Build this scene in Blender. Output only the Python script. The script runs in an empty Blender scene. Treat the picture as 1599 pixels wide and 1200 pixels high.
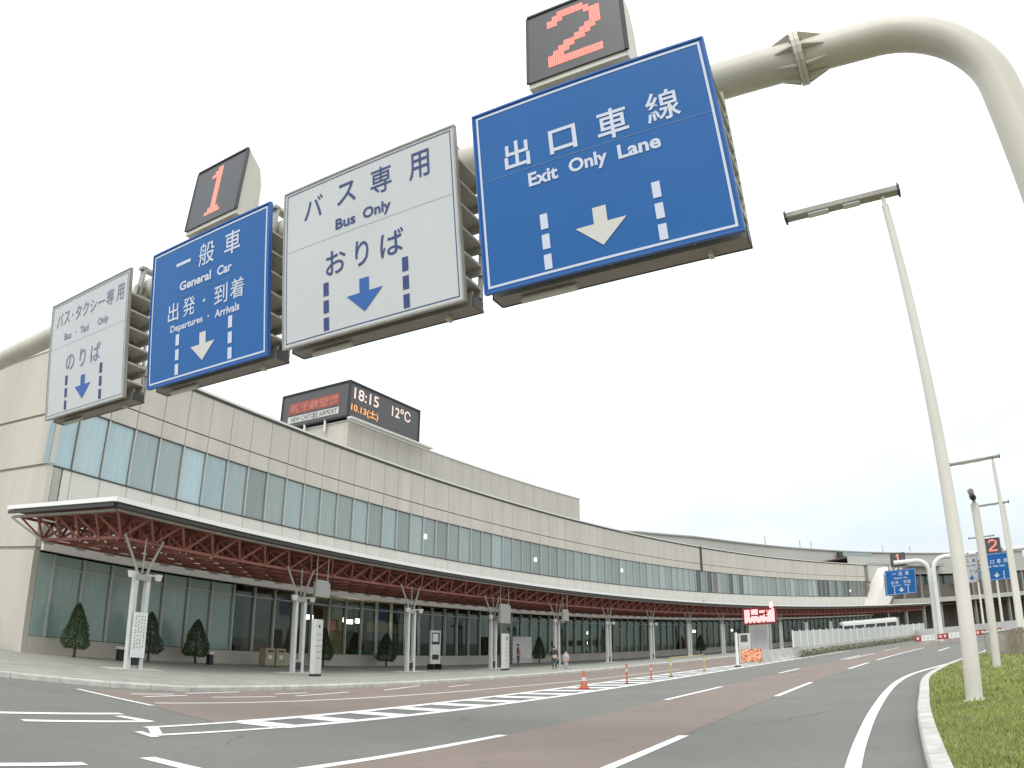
import bpy, bmesh, math, random
from mathutils import Vector, Matrix, Euler
random.seed(11)
SC = bpy.context.scene
COL = SC.collection
PI = math.pi
rad = math.radians

# ------------------------------------------------------------------ camera (wide-angle lens with mild barrel distortion)
EYE = 1.6104
PITCH, ROLL = rad(20.877727), rad(-0.148494)
LF, LK = 1114.639, -0.080949          # focal length in photo pixels, cubic term: theta = u (1 + k u^2)
_up = Vector((math.sin(ROLL)*math.cos(PITCH), math.cos(ROLL)*math.cos(PITCH), math.sin(PITCH)))
_f = Vector((0, 0, 1)) - _up*_up.z; _f.normalize()
_r = _up.cross(_f)
if _r.x < 0: _r = -_r
CX_, CF_, CU_ = Vector((_r.x, _f.x, _up.x)), Vector((_r.y, _f.y, _up.y)), Vector((_r.z, _f.z, _up.z))   # camera axes (right, up, forward) in the world
SC.render.engine = 'CYCLES'
cd = bpy.data.cameras.new('camera'); cam = bpy.data.objects.new('camera', cd); COL.objects.link(cam)
cd.type = 'PANO'; cd.panorama_type = 'FISHEYE_LENS_POLYNOMIAL'
cd.sensor_width = 36; cd.sensor_fit = 'HORIZONTAL'; cd.fisheye_fov = rad(180)
_q = 1599/36.0/LF
cd.fisheye_polynomial_k0 = 0; cd.fisheye_polynomial_k1 = -_q; cd.fisheye_polynomial_k2 = 0
cd.fisheye_polynomial_k3 = -LK*_q**3; cd.fisheye_polynomial_k4 = 0
cd.clip_start = 0.05; cd.clip_end = 3000
# camera matrix columns are right, up, backward in the world
R_ = Vector((CX_.x, CF_.x, CU_.x)); U_ = Vector((CX_.y, CF_.y, CU_.y)); F_ = Vector((CX_.z, CF_.z, CU_.z))
cam.matrix_world = Matrix(((R_.x, U_.x, -F_.x, 0), (R_.y, U_.y, -F_.y, 0), (R_.z, U_.z, -F_.z, EYE), (0, 0, 0, 1)))
SC.camera = cam

# ------------------------------------------------------------------ sky, sun, exposure
SUN_EL, SUN_AZ = rad(50), rad(200)      # behind the camera, slightly left; overcast
w = bpy.data.worlds.new('World'); SC.world = w; w.use_nodes = True
nt = w.node_tree; nd = nt.nodes; lk = nt.links
bg = nd['Background']
sky = nd.new('ShaderNodeTexSky'); sky.sky_type = 'NISHITA'; sky.sun_disc = False
sky.sun_elevation = SUN_EL; sky.sun_rotation = SUN_AZ; sky.air_density = 1.0; sky.dust_density = 3.0
s1 = nd.new('ShaderNodeVectorMath'); s1.operation = 'SCALE'; s1.inputs['Scale'].default_value = 0.10
lk.new(sky.outputs[0], s1.inputs[0])
tc = nd.new('ShaderNodeTexCoord'); sp = nd.new('ShaderNodeSeparateXYZ'); lk.new(tc.outputs['Generated'], sp.inputs[0])
mp = nd.new('ShaderNodeMapping'); mp.inputs['Scale'].default_value = (1.6, 1.6, 5.0); lk.new(tc.outputs['Generated'], mp.inputs[0])
nz = nd.new('ShaderNodeTexNoise'); nz.inputs['Scale'].default_value = 1.7; nz.inputs['Detail'].default_value = 5; nz.inputs['Roughness'].default_value = .5
lk.new(mp.outputs[0], nz.inputs['Vector'])
cr = nd.new('ShaderNodeValToRGB'); cr.color_ramp.elements[0].position = 0.36; cr.color_ramp.elements[1].position = 0.62
cr.color_ramp.elements[0].color = (.80, .90, .96, 1); cr.color_ramp.elements[1].color = (1.0, 1.0, 1.0, 1)
lk.new(nz.outputs['Fac'], cr.inputs[0])
gr = nd.new('ShaderNodeMapRange'); gr.inputs[1].default_value = 0.0; gr.inputs[2].default_value = 0.55
gr.inputs[3].default_value = 0.56; gr.inputs[4].default_value = 1.12; lk.new(sp.outputs['Z'], gr.inputs[0])   # an overcast sky is brighter overhead
mm = nd.new('ShaderNodeVectorMath'); mm.operation = 'SCALE'; lk.new(cr.outputs[0], mm.inputs[0]); lk.new(gr.outputs[0], mm.inputs['Scale'])
mx = nd.new('ShaderNodeMix'); mx.data_type = 'RGBA'; mx.inputs[0].default_value = 0.93
lk.new(s1.outputs[0], mx.inputs[6]); lk.new(mm.outputs[0], mx.inputs[7])
lk.new(mx.outputs[2], bg.inputs[0]); bg.inputs[1].default_value = 1.0
ld = bpy.data.lights.new('sun', 'SUN'); ld.energy = 0.9; ld.angle = rad(25); ld.color = (1, .96, .9)
sun = bpy.data.objects.new('sun', ld); COL.objects.link(sun)
sun.rotation_euler = Euler((PI/2-SUN_EL, 0, -SUN_AZ+PI), 'XYZ')
SC.view_settings.view_transform = 'Standard'; SC.view_settings.look = 'None'
SC.view_settings.exposure = 0.66; SC.view_settings.gamma = 1

# ------------------------------------------------------------------ materials
def mat(name, col, rough=.6, metal=0., spec=.5, noise=.0, nscale=3., bump=0., bscale=40., streak=False, coat=0.):
    m = bpy.data.materials.new(name); m.use_nodes = True
    t = m.node_tree; b = t.nodes['Principled BSDF']
    b.inputs['Roughness'].default_value = rough; b.inputs['Metallic'].default_value = metal
    b.inputs['Specular IOR Level'].default_value = spec; b.inputs['Coat Weight'].default_value = coat
    c = (*col, 1)
    tcn = t.nodes.new('ShaderNodeTexCoord')
    if noise > 0:
        n = t.nodes.new('ShaderNodeTexNoise'); n.inputs['Scale'].default_value = nscale; n.inputs['Detail'].default_value = 6; n.inputs['Roughness'].default_value = .62
        if streak:
            q = t.nodes.new('ShaderNodeMapping'); q.inputs['Scale'].default_value = (1, 1, .12); t.links.new(tcn.outputs['Object'], q.inputs[0]); t.links.new(q.outputs[0], n.inputs['Vector'])
        else: t.links.new(tcn.outputs['Object'], n.inputs['Vector'])
        r = t.nodes.new('ShaderNodeValToRGB'); r.color_ramp.elements[0].position = .3; r.color_ramp.elements[1].position = .7
        r.color_ramp.elements[0].color = (*[x*(1-noise) for x in col], 1); r.color_ramp.elements[1].color = (*[min(1, x*(1+noise)) for x in col], 1)
        t.links.new(n.outputs['Fac'], r.inputs[0]); t.links.new(r.outputs[0], b.inputs['Base Color'])
    else: b.inputs['Base Color'].default_value = c
    if bump > 0:
        n2 = t.nodes.new('ShaderNodeTexNoise'); n2.inputs['Scale'].default_value = bscale; n2.inputs['Detail'].default_value = 4
        t.links.new(tcn.outputs['Object'], n2.inputs['Vector'])
        bp = t.nodes.new('ShaderNodeBump'); bp.inputs['Strength'].default_value = bump; bp.inputs['Distance'].default_value = .02
        t.links.new(n2.outputs['Fac'], bp.inputs['Height']); t.links.new(bp.outputs[0], b.inputs['Normal'])
    return m
def emit(name, col, st, dim=0.):
    m = bpy.data.materials.new(name); m.use_nodes = True; b = m.node_tree.nodes['Principled BSDF']
    b.inputs['Base Color'].default_value = (*[x*.3 for x in col], 1); b.inputs['Emission Color'].default_value = (*col, 1); b.inputs['Emission Strength'].default_value = st
    return m
def asphalt(name, c0, c1, patch=True):
    m = bpy.data.materials.new(name); m.use_nodes = True; t = m.node_tree; b = t.nodes['Principled BSDF']
    b.inputs['Roughness'].default_value = .82; b.inputs['Specular IOR Level'].default_value = .35
    tcn = t.nodes.new('ShaderNodeTexCoord')
    n = t.nodes.new('ShaderNodeTexNoise'); n.inputs['Scale'].default_value = .35; n.inputs['Detail'].default_value = 7; n.inputs['Roughness'].default_value = .6
    t.links.new(tcn.outputs['Object'], n.inputs['Vector'])
    r = t.nodes.new('ShaderNodeValToRGB'); r.color_ramp.elements[0].position = .32; r.color_ramp.elements[1].position = .68
    r.color_ramp.elements[0].color = (*c0, 1); r.color_ramp.elements[1].color = (*c1, 1); t.links.new(n.outputs['Fac'], r.inputs[0])
    f = t.nodes.new('ShaderNodeTexNoise'); f.inputs['Scale'].default_value = 70; f.inputs['Detail'].default_value = 3; t.links.new(tcn.outputs['Object'], f.inputs['Vector'])
    q = t.nodes.new('ShaderNodeMix'); q.data_type = 'RGBA'; q.blend_type = 'OVERLAY'; q.inputs[0].default_value = .35
    t.links.new(r.outputs[0], q.inputs[6]); t.links.new(f.outputs['Fac'], q.inputs[7]); q.inputs[0].default_value = .6
    # small darker worn spots
    v = t.nodes.new('ShaderNodeTexNoise'); v.inputs['Scale'].default_value = 1.7; v.inputs['Detail'].default_value = 9; v.inputs['Roughness'].default_value = .75; t.links.new(tcn.outputs['Object'], v.inputs['Vector'])
    g = t.nodes.new('ShaderNodeMapRange'); g.inputs[1].default_value = .34; g.inputs[2].default_value = .46; g.inputs[3].default_value = .88; g.inputs[4].default_value = 1; t.links.new(v.outputs['Fac'], g.inputs[0])
    q2 = t.nodes.new('ShaderNodeVectorMath'); q2.operation = 'SCALE'; t.links.new(q.outputs[2], q2.inputs[0]); t.links.new(g.outputs[0], q2.inputs['Scale'])
    dn = t.nodes.new('ShaderNodeTexNoise'); dn.inputs['Scale'].default_value = .9; dn.inputs['Detail'].default_value = 6; t.links.new(tcn.outputs['Object'], dn.inputs['Vector'])
    dm = t.nodes.new('ShaderNodeVectorMath'); dm.operation = 'MULTIPLY_ADD'; dm.inputs[1].default_value = (1.6, 1.6, 0); t.links.new(dn.outputs['Color'], dm.inputs[0]); t.links.new(tcn.outputs['Object'], dm.inputs[2])
    vo = t.nodes.new('ShaderNodeTexVoronoi'); vo.feature = 'DISTANCE_TO_EDGE'; vo.inputs['Scale'].default_value = .16; t.links.new(dm.outputs[0], vo.inputs['Vector'])
    c1 = t.nodes.new('ShaderNodeMapRange'); c1.inputs[1].default_value = .0; c1.inputs[2].default_value = .0045; c1.inputs[3].default_value = 1; c1.inputs[4].default_value = 0; t.links.new(vo.outputs['Distance'], c1.inputs[0])
    mk = t.nodes.new('ShaderNodeTexNoise'); mk.inputs['Scale'].default_value = .22; mk.inputs['Detail'].default_value = 3; t.links.new(tcn.outputs['Object'], mk.inputs['Vector'])
    c2 = t.nodes.new('ShaderNodeMapRange'); c2.inputs[1].default_value = .5; c2.inputs[2].default_value = .6; c2.inputs[3].default_value = 0; c2.inputs[4].default_value = .4; t.links.new(mk.outputs['Fac'], c2.inputs[0])
    c3 = t.nodes.new('ShaderNodeMath'); c3.operation = 'MULTIPLY'; t.links.new(c1.outputs[0], c3.inputs[0]); t.links.new(c2.outputs[0], c3.inputs[1])
    c4 = t.nodes.new('ShaderNodeMath'); c4.operation = 'SUBTRACT'; c4.inputs[0].default_value = 1; t.links.new(c3.outputs[0], c4.inputs[1])
    q3 = t.nodes.new('ShaderNodeVectorMath'); q3.operation = 'SCALE'; t.links.new(q2.outputs[0], q3.inputs[0]); t.links.new(c4.outputs[0], q3.inputs['Scale'])
    t.links.new(q3.outputs[0], b.inputs['Base Color'])
    bp = t.nodes.new('ShaderNodeBump'); bp.inputs['Strength'].default_value = .35; bp.inputs['Distance'].default_value = .01
    t.links.new(f.outputs['Fac'], bp.inputs['Height']); t.links.new(bp.outputs[0], b.inputs['Normal'])
    return m
def paint_worn(name, col):
    m = mat(name, col, .6, noise=.0); t = m.node_tree; b = t.nodes['Principled BSDF']
    tcn = t.nodes.new('ShaderNodeTexCoord'); n = t.nodes.new('ShaderNodeTexNoise'); n.inputs['Scale'].default_value = 9; n.inputs['Detail'].default_value = 8; n.inputs['Roughness'].default_value = .7
    t.links.new(tcn.outputs['Object'], n.inputs['Vector'])
    r = t.nodes.new('ShaderNodeValToRGB'); r.color_ramp.elements[0].position = .30; r.color_ramp.elements[1].position = .44
    r.color_ramp.elements[0].color = (.30, .29, .27, 1); r.color_ramp.elements[1].color = (*col, 1)
    t.links.new(n.outputs['Fac'], r.inputs[0]); t.links.new(r.outputs[0], b.inputs['Base Color']); return m
def glass(name, cols, rough=.12, spec=.8, rnd=True):
    """tinted reflective glass, opaque, tone in its base colour; the tone differs from window to window"""
    m = bpy.data.materials.new(name); m.use_nodes = True; t = m.node_tree; b = t.nodes['Principled BSDF']
    b.inputs['Roughness'].default_value = rough; b.inputs['Specular IOR Level'].default_value = spec
    oi = t.nodes.new('ShaderNodeObjectInfo'); r = t.nodes.new('ShaderNodeValToRGB'); r.color_ramp.interpolation = 'CONSTANT'
    e = r.color_ramp.elements; e[0].position = 0; e[0].color = (*cols[0], 1); e[1].position = 1/len(cols); e[1].color = (*cols[1], 1)
    for i in range(2, len(cols)):
        x = e.new(i/len(cols)); x.color = (*cols[i], 1)
    t.links.new(oi.outputs['Random'], r.inputs[0])
    tcn = t.nodes.new('ShaderNodeTexCoord'); q = t.nodes.new('ShaderNodeMapping'); q.inputs['Scale'].default_value = (5, 1, .25); t.links.new(tcn.outputs['Object'], q.inputs[0])
    n = t.nodes.new('ShaderNodeTexNoise'); n.inputs['Scale'].default_value = 2.2; n.noise_dimensions = '4D'; t.links.new(oi.outputs['Random'], n.inputs['W']); t.links.new(q.outputs[0], n.inputs['Vector'])
    k = t.nodes.new('ShaderNodeMapRange'); k.inputs[1].default_value = .35; k.inputs[2].default_value = .65; k.inputs[3].default_value = .93; k.inputs[4].default_value = 1.05; t.links.new(n.outputs['Fac'], k.inputs[0])
    s = t.nodes.new('ShaderNodeVectorMath'); s.operation = 'SCALE'; t.links.new(r.outputs[0], s.inputs[0]); t.links.new(k.outputs[0], s.inputs['Scale'])
    t.links.new(s.outputs[0], b.inputs['Base Color']); return m
def clearglass(name, tint, refl=.12):
    m = bpy.data.materials.new(name); m.use_nodes = True; t = m.node_tree
    for n in list(t.nodes): t.nodes.remove(n)
    o = t.nodes.new('ShaderNodeOutputMaterial'); tr = t.nodes.new('ShaderNodeBsdfTransparent'); tr.inputs[0].default_value = (*tint, 1)
    g = t.nodes.new('ShaderNodeBsdfGlossy'); g.inputs['Roughness'].default_value = .04; g.inputs[0].default_value = (.8, .9, .88, 1)
    lw = t.nodes.new('ShaderNodeLayerWeight'); lw.inputs['Blend'].default_value = .18
    mr = t.nodes.new('ShaderNodeMapRange'); mr.inputs[3].default_value = refl*.5; mr.inputs[4].default_value = refl*3; t.links.new(lw.outputs['Fresnel'], mr.inputs[0])
    x = t.nodes.new('ShaderNodeMixShader'); t.links.new(mr.outputs[0], x.inputs[0]); t.links.new(tr.outputs[0], x.inputs[1]); t.links.new(g.outputs[0], x.inputs[2]); t.links.new(x.outputs[0], o.inputs[0])
    return m

M = {}
M['asphalt'] = asphalt('asphalt', (.150, .148, .130), (.181, .178, .158))
M['asphalt_red'] = asphalt('red_asphalt', (.200, .160, .135), (.236, .189, .160))
M['paving'] = mat('paving', (.31, .31, .265), .8, noise=.14, nscale=1.2, bump=.2, bscale=30)
def tiles(m, sx, sy, dark):
    t = m.node_tree; b = t.nodes['Principled BSDF']; l = b.inputs['Base Color'].links[0]; src = l.from_socket
    tcn = t.nodes.new('ShaderNodeTexCoord'); mp = t.nodes.new('ShaderNodeMapping'); mp.inputs['Rotation'].default_value = (0, 0, rad(28)); t.links.new(tcn.outputs['Object'], mp.inputs[0])
    k = t.nodes.new('ShaderNodeTexBrick'); k.inputs['Scale'].default_value = 1; k.inputs['Brick Width'].default_value = sx; k.inputs['Row Height'].default_value = sy; k.inputs['Mortar Size'].default_value = .012
    k.inputs['Color1'].default_value = (1, 1, 1, 1); k.inputs['Color2'].default_value = (.9, .9, .9, 1); k.inputs['Mortar'].default_value = (dark, dark, dark, 1); k.offset = 0
    t.links.new(mp.outputs[0], k.inputs['Vector']); x = t.nodes.new('ShaderNodeMix'); x.data_type = 'RGBA'; x.blend_type = 'MULTIPLY'; x.inputs[0].default_value = 1
    t.links.new(src, x.inputs[6]); t.links.new(k.outputs['Color'], x.inputs[7]); t.links.new(x.outputs[2], b.inputs['Base Color'])
tiles(M['paving'], 1.2, 1.2, .72)
M['kerb'] = mat('kerb_concrete', (.50, .49, .45), .8, noise=.22, nscale=2.5, bump=.3, bscale=25)
M['paint'] = paint_worn('road_paint', (.78, .78, .76))
M['grass_base'] = mat('soil_grass', (.14, .145, .05), .95, noise=.4, nscale=2)
M['grass'] = mat('grass_blades', (.28, .32, .085), .8, noise=.22, nscale=.9)
M['cream'] = mat('cream_panels', (.495, .465, .410), .55, noise=.085, nscale=.9, streak=True)
M['cream_end'] = mat('cream_render', (.515, .485, .425), .7, noise=.09, nscale=.5, streak=True)
M['joint'] = mat('dark_joint', (.20, .19, .17), .8)
M['spandrel'] = mat('pale_spandrel', (.56, .55, .50), .55, noise=.06, nscale=1.0, streak=True)
M['whitecap'] = mat('pale_metal_trim', (.66, .64, .60), .4)
M['darktrim'] = mat('dark_trim', (.045, .045, .042), .5)
M['mullion'] = mat('mullion', (.44, .46, .44), .4, metal=.3)
M['greymetal'] = mat('galvanised_steel', (.36, .35, .31), .5, metal=.25, noise=.15, nscale=3)
M['bracket_grey'] = mat('bracket_grey', (.36, .35, .31), .55)
M['rib'] = mat('rib_metal', (.52, .49, .42), .5, noise=.1, nscale=4)
M['iron'] = mat('cast_iron', (.07, .065, .06), .6, metal=.4, noise=.3, nscale=20)
M['tray'] = mat('tray_metal', (.30, .27, .24), .6, noise=.12, nscale=2)
M['beige'] = mat('beige_painted_steel', (.585, .56, .48), .5, noise=.09, nscale=1.2, streak=True, coat=.05)
M['pole'] = mat('lamp_post_paint', (.62, .595, .54), .5, noise=.06, nscale=1.2)
M['blue'] = mat('blue_sheeting', (.018, .130, .395), .42, spec=.3, noise=.05, nscale=.8)
M['white_sign'] = mat('white_sheeting', (.60, .625, .635), .42, noise=.035, nscale=.8)
M['letter_white'] = mat('white_lettering', (.64, .69, .82), .5)
M['letter_faded'] = mat('faded_lettering', (.20, .235, .33), .5)
M['letter_blue'] = mat('blue_lettering', (.035, .06, .20), .5)
M['panel_seam'] = mat('panel_seam', (.22, .27, .36), .6)
M['arrow_blue'] = mat('blue_arrow', (.025, .12, .42), .45)
M['arrow_white'] = mat('white_arrow', (.66, .66, .62), .5)
M['black'] = mat('black_paint', (.015, .015, .018), .5)
M['display'] = mat('dark_display_face', (.075, .075, .078), .35)
M['led_red'] = emit('red_led', (1.0, .22, .17), 1.0)
M['led_dim'] = emit('dim_red_led', (.95, .33, .25), .75)
M['led_hot'] = emit('bright_red_led', (1.0, .42, .42), 1.25)
M['led_white'] = emit('white_led', (.95, .70, .64), .62)
M['led_amber'] = emit('amber_led', (1.0, .42, .12), .7)
M['reflection_glow'] = emit('lamp_reflection_glow', (1.0, .95, .82), 2.2)
M['lamp_in'] = emit('lit_ceiling_lamp', (1.0, .92, .75), 9.0)
M['red_steel'] = mat('red_brown_steel', (.31, .115, .088), .6, noise=.22, nscale=.7)
M['red_deck'] = mat('red_brown_deck', (.21, .085, .07), .7, noise=.15, nscale=1)
M['glass_up'] = glass('upper_glazing', [(.205, .25, .235), (.255, .31, .30), (.185, .22, .205), (.22, .265, .25), (.175, .21, .195), (.28, .345, .345), (.20, .24, .225), (.23, .275, .265)])
M['glass_near'] = glass('pale_blue_glazing', [(.33, .43, .455), (.38, .49, .515), (.35, .46, .49), (.29, .375, .39)])
M['glass_far'] = glass('dark_glazing', [(.04, .06, .05), (.10, .13, .11), (.06, .08, .065), (.16, .21, .18), (.03, .04, .035), (.12, .10, .09)])
M['glass_teal'] = glass('teal_glazing', [(.27, .385, .345), (.30, .43, .385), (.245, .355, .325), (.31, .43, .395)], rough=.2)
M['glass_low'] = clearglass('shopfront_glass', (.62, .68, .62), .09)
M['inner'] = mat('interior_wall', (.17, .155, .125), .8, noise=.5, nscale=.35)
M['inner_floor'] = mat('interior_floor', (.30, .28, .23), .5)
M['orange_wall'] = mat('orange_panel', (.80, .42, .14), .6)
M['teal_seat'] = mat('teal_seats', (.06, .25, .20), .6)
M['fascia'] = mat('fascia_white', (.84, .83, .80), .45)
M['brick_strip'] = mat('red_strip', (.30, .075, .055), .6)
M['brick_text'] = mat('red_text', (.50, .17, .13), .6)
M['sign_grey'] = mat('sign_grey', (.30, .30, .28), .6)
M['white'] = mat('white_paint', (.70, .71, .69), .5, noise=.05, nscale=3)
M['offwhite'] = mat('off_white_board', (.55, .56, .53), .5, noise=.08, nscale=4)
M['dark_red'] = mat('dark_red_housing', (.16, .015, .015), .5)
M['barrier_red'] = mat('barrier_red', (.36, .055, .035), .6)
M['orange'] = mat('orange_plastic', (.50, .13, .07), .5)
M['red'] = mat('red_paint', (.55, .06, .04), .5)
M['orange_lit'] = emit('orange_display', (1.0, .60, .36), .65)
M['yellow'] = mat('yellow_paint', (.42, .35, .12), .5)
M['leaf'] = mat('conifer_leaf', (.055, .095, .035), .8, noise=.5, nscale=6)
M['bark'] = mat('bark', (.06, .045, .035), .9)
M['hedge'] = mat('hedge_leaf', (.11, .13, .05), .8, noise=.5, nscale=3)
M['khaki'] = mat('khaki_bin', (.33, .31, .20), .6)
M['roof_grey'] = mat('roof_grey', (.34, .34, .32), .6, noise=.06, nscale=.5)
M['far_grey'] = mat('far_wall_grey', (.45, .44, .405), .65, noise=.05, nscale=.2)
M['brown_in'] = mat('brown_soffit', (.12, .10, .085), .8, noise=.3, nscale=.3)
M['wood'] = mat('weathered_wood', (.22, .19, .15), .85, noise=.3, nscale=6, streak=True)
M['skin'] = mat('skin', (.55, .36, .27), .55)
M['hair'] = mat('dark_hair', (.02, .016, .014), .6)
M['shirt_red'] = mat('red_shirt', (.42, .05, .06), .8)
M['jacket'] = mat('dark_jacket', (.03, .035, .035), .8)
M['trousers'] = mat('olive_trousers', (.13, .14, .08), .85)
M['pale_panel'] = mat('pale_panel', (.50, .50, .54), .5)
M['lavender'] = mat('lavender_clothes', (.42, .40, .52), .85)
M['green_dark'] = mat('dark_green_fabric', (.04, .10, .075), .8)
M['rubber'] = mat('tyre_rubber', (.02, .02, .02), .85)
M['busglass'] = mat('bus_window', (.03, .035, .04), .1, spec=.8)

# ------------------------------------------------------------------ geometry helpers
WM = {}
class MB:
    def __init__(s): s.v = []; s.f = []; s.mi = []
    def poly(s, pts, mi=0):
        b = len(s.v); s.v += [Vector(p) for p in pts]; s.f.append(tuple(range(b, b+len(pts)))); s.mi.append(mi); return s
    def hexa(s, a, mi=0):    # a: 8 points, bottom 4 then top 4 (counter-clockwise)
        b = len(s.v); s.v += [Vector(p) for p in a]
        for q in ((0, 3, 2, 1), (4, 5, 6, 7), (0, 1, 5, 4), (1, 2, 6, 5), (2, 3, 7, 6), (3, 0, 4, 7)): s.f.append(tuple(b+i for i in q)); s.mi.append(mi)
        return s
    def box(s, c, d, m=None, mi=0):
        x, y, z = (e/2 for e in d); P = [(-x, -y, -z), (x, -y, -z), (x, y, -z), (-x, y, -z), (-x, -y, z), (x, -y, z), (x, y, z), (-x, y, z)]
        P = [Vector(p)+Vector(c) for p in P]
        if m: P = [m @ p for p in P]
        return s.hexa(P, mi)
    def bar(s, p0, p1, w, h=None, mi=0, up=(0, 0, 1)):
        h = h or w; p0 = Vector(p0); p1 = Vector(p1); d = (p1-p0).normalized(); u = Vector(up)
        if abs(d.dot(u)) > .98: u = Vector((1, 0, 0))
        x = d.cross(u).normalized()*w/2; y = x.cross(d).normalized()*h/2
        return s.hexa([p0-x-y, p0+x-y, p1+x-y, p1-x-y, p0-x+y, p0+x+y, p1+x+y, p1-x+y], mi)
    def tube(s, path, r, n=12, caps=True, mi=0):
        path = [Vector(p) for p in path]; rs = r if isinstance(r, (list, tuple)) else [r]*len(path)
        b = len(s.v); ref = None
        for i, p in enumerate(path):
            t = (path[min(i+1, len(path)-1)]-path[max(i-1, 0)]).normalized()
            if ref is None:
                ref = Vector((0, 0, 1)) if abs(t.z) < .9 else Vector((1, 0, 0))
            x = t.cross(ref).normalized(); y = x.cross(t).normalized(); ref = y
            for k in range(n):
                a = 2*PI*k/n; s.v.append(p+x*math.cos(a)*rs[i]+y*math.sin(a)*rs[i])
        for i in range(len(path)-1):
            for k in range(n):
                k2 = (k+1) % n; s.f.append((b+i*n+k, b+i*n+k2, b+(i+1)*n+k2, b+(i+1)*n+k)); s.mi.append(mi)
        if caps:
            s.f.append(tuple(b+k for k in range(n))[::-1]); s.mi.append(mi)
            e = b+(len(path)-1)*n; s.f.append(tuple(e+k for k in range(n))); s.mi.append(mi)
        return s
    def loftbox(s, rings, mi=0, closed=False):  # rings of equal point count forming a solid strip
        b = len(s.v); n = len(rings[0])
        for r in rings: s.v += [Vector(p) for p in r]
        for i in range(len(rings)-1):
            for k in range(n):
                k2 = (k+1) % n; s.f.append((b+i*n+k, b+i*n+k2, b+(i+1)*n+k2, b+(i+1)*n+k)); s.mi.append(mi)
        s.f.append(tuple(b+k for k in range(n))[::-1]); s.mi.append(mi)
        e = b+(len(rings)-1)*n; s.f.append(tuple(e+k for k in range(n))); s.mi.append(mi)
        return s
    def pieces(s):
        n = len(s.v); par = list(range(n))
        def fd(i):
            while par[i] != i: par[i] = par[par[i]]; i = par[i]
            return i
        for f in s.f:
            a = fd(f[0])
            for i in f[1:]: par[fd(i)] = a
        isl = {}
        for i in range(n): isl.setdefault(fd(i), []).append(i)
        isl = list(isl.values())
        if not 2 <= len(isl) <= 260: return None
        bb = []
        for q in isl:
            xs = [s.v[i] for i in q]; lo = [min(v[k] for v in xs) for k in range(3)]; hi = [max(v[k] for v in xs) for k in range(3)]
            bb.append((lo, hi, max(hi[k]-lo[k] for k in range(3))))
        g = list(range(len(isl)))
        def fg(i):
            while g[i] != i: i = g[i]
            return i
        for i in range(len(isl)):
            for j in range(i+1, len(isl)):
                d = math.sqrt(sum(max(0., bb[i][0][k]-bb[j][1][k], bb[j][0][k]-bb[i][1][k])**2 for k in range(3)))
                if d <= max(.02, .5*max(bb[i][2], bb[j][2])): g[fg(j)] = fg(i)
        out = {}
        for i, q in enumerate(isl): out.setdefault(fg(i), []).extend(q)
        return list(out.values()) if 2 <= len(out) <= 100 else None
    def build(s, name, m, parent=None, smooth=False, bevel=0, whole=False):
        if parent and not whole:
            ps = s.pieces()
            if ps:
                first = None
                for q in ps:
                    mp = {i: k for k, i in enumerate(q)}; b = MB(); b.v = [s.v[i] for i in q]
                    for f, k in zip(s.f, s.mi):
                        if f[0] in mp: b.f.append(tuple(mp[i] for i in f)); b.mi.append(k)
                    o = b.build(name, m, parent, smooth, bevel, True); first = first or o
                return first
        me = bpy.data.meshes.new(name); W = WM.get(parent.name, Matrix()) if parent else Matrix(); Wi = W.inverted()
        me.from_pydata([tuple(Wi @ v) for v in s.v], [], s.f); me.validate()
        ms = m if isinstance(m, (list, tuple)) else [m]
        for x in ms: me.materials.append(M[x] if isinstance(x, str) else x)
        if len(ms) > 1:
            for p, k in zip(me.polygons, s.mi): p.material_index = k
        if smooth:
            for p in me.polygons: p.use_smooth = True
            me.set_sharp_from_angle(angle=rad(40))
        o = bpy.data.objects.new(name, me); COL.objects.link(o)
        if parent: o.parent = parent; WM[o.name] = W
        if bevel:
            b = o.modifiers.new('bevel', 'BEVEL'); b.width = bevel; b.segments = 2; b.limit_method = 'ANGLE'
        return o
def tag(o, label=None, cat=None, group=None, kind=None):
    for k, v in (('label', label), ('category', cat), ('group', group), ('kind', kind)):
        if v: o[k] = v
    return o
def thing(name, loc, rz, label, cat, group=None):
    o = bpy.data.objects.new(name, None); COL.objects.link(o); o.location = loc; o.rotation_euler = (0, 0, rz)
    o.empty_display_size = .2
    WM[o.name] = Matrix.Translation(Vector(loc)) @ Matrix.Rotation(rz, 4, 'Z'); return tag(o, label, cat, group)
def kids(o): return list(o.children)
def dup(o, loc=None, rz=None, label=None, parent=None, scale=None):
    c = o.copy(); COL.objects.link(c)
    if parent: c.parent = parent
    if loc is not None: c.location = loc
    if rz is not None: c.rotation_euler = (0, 0, rz)
    if scale: c.scale = scale
    if label: c['label'] = label
    WM[c.name] = Matrix.Translation(c.location) @ Matrix.Rotation(c.rotation_euler.z, 4, 'Z') if not parent else WM.get(parent.name, Matrix())
    for k in kids(o): dup(k, parent=c)
    return c
def struct(o): o['kind'] = 'structure'; return o

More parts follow.
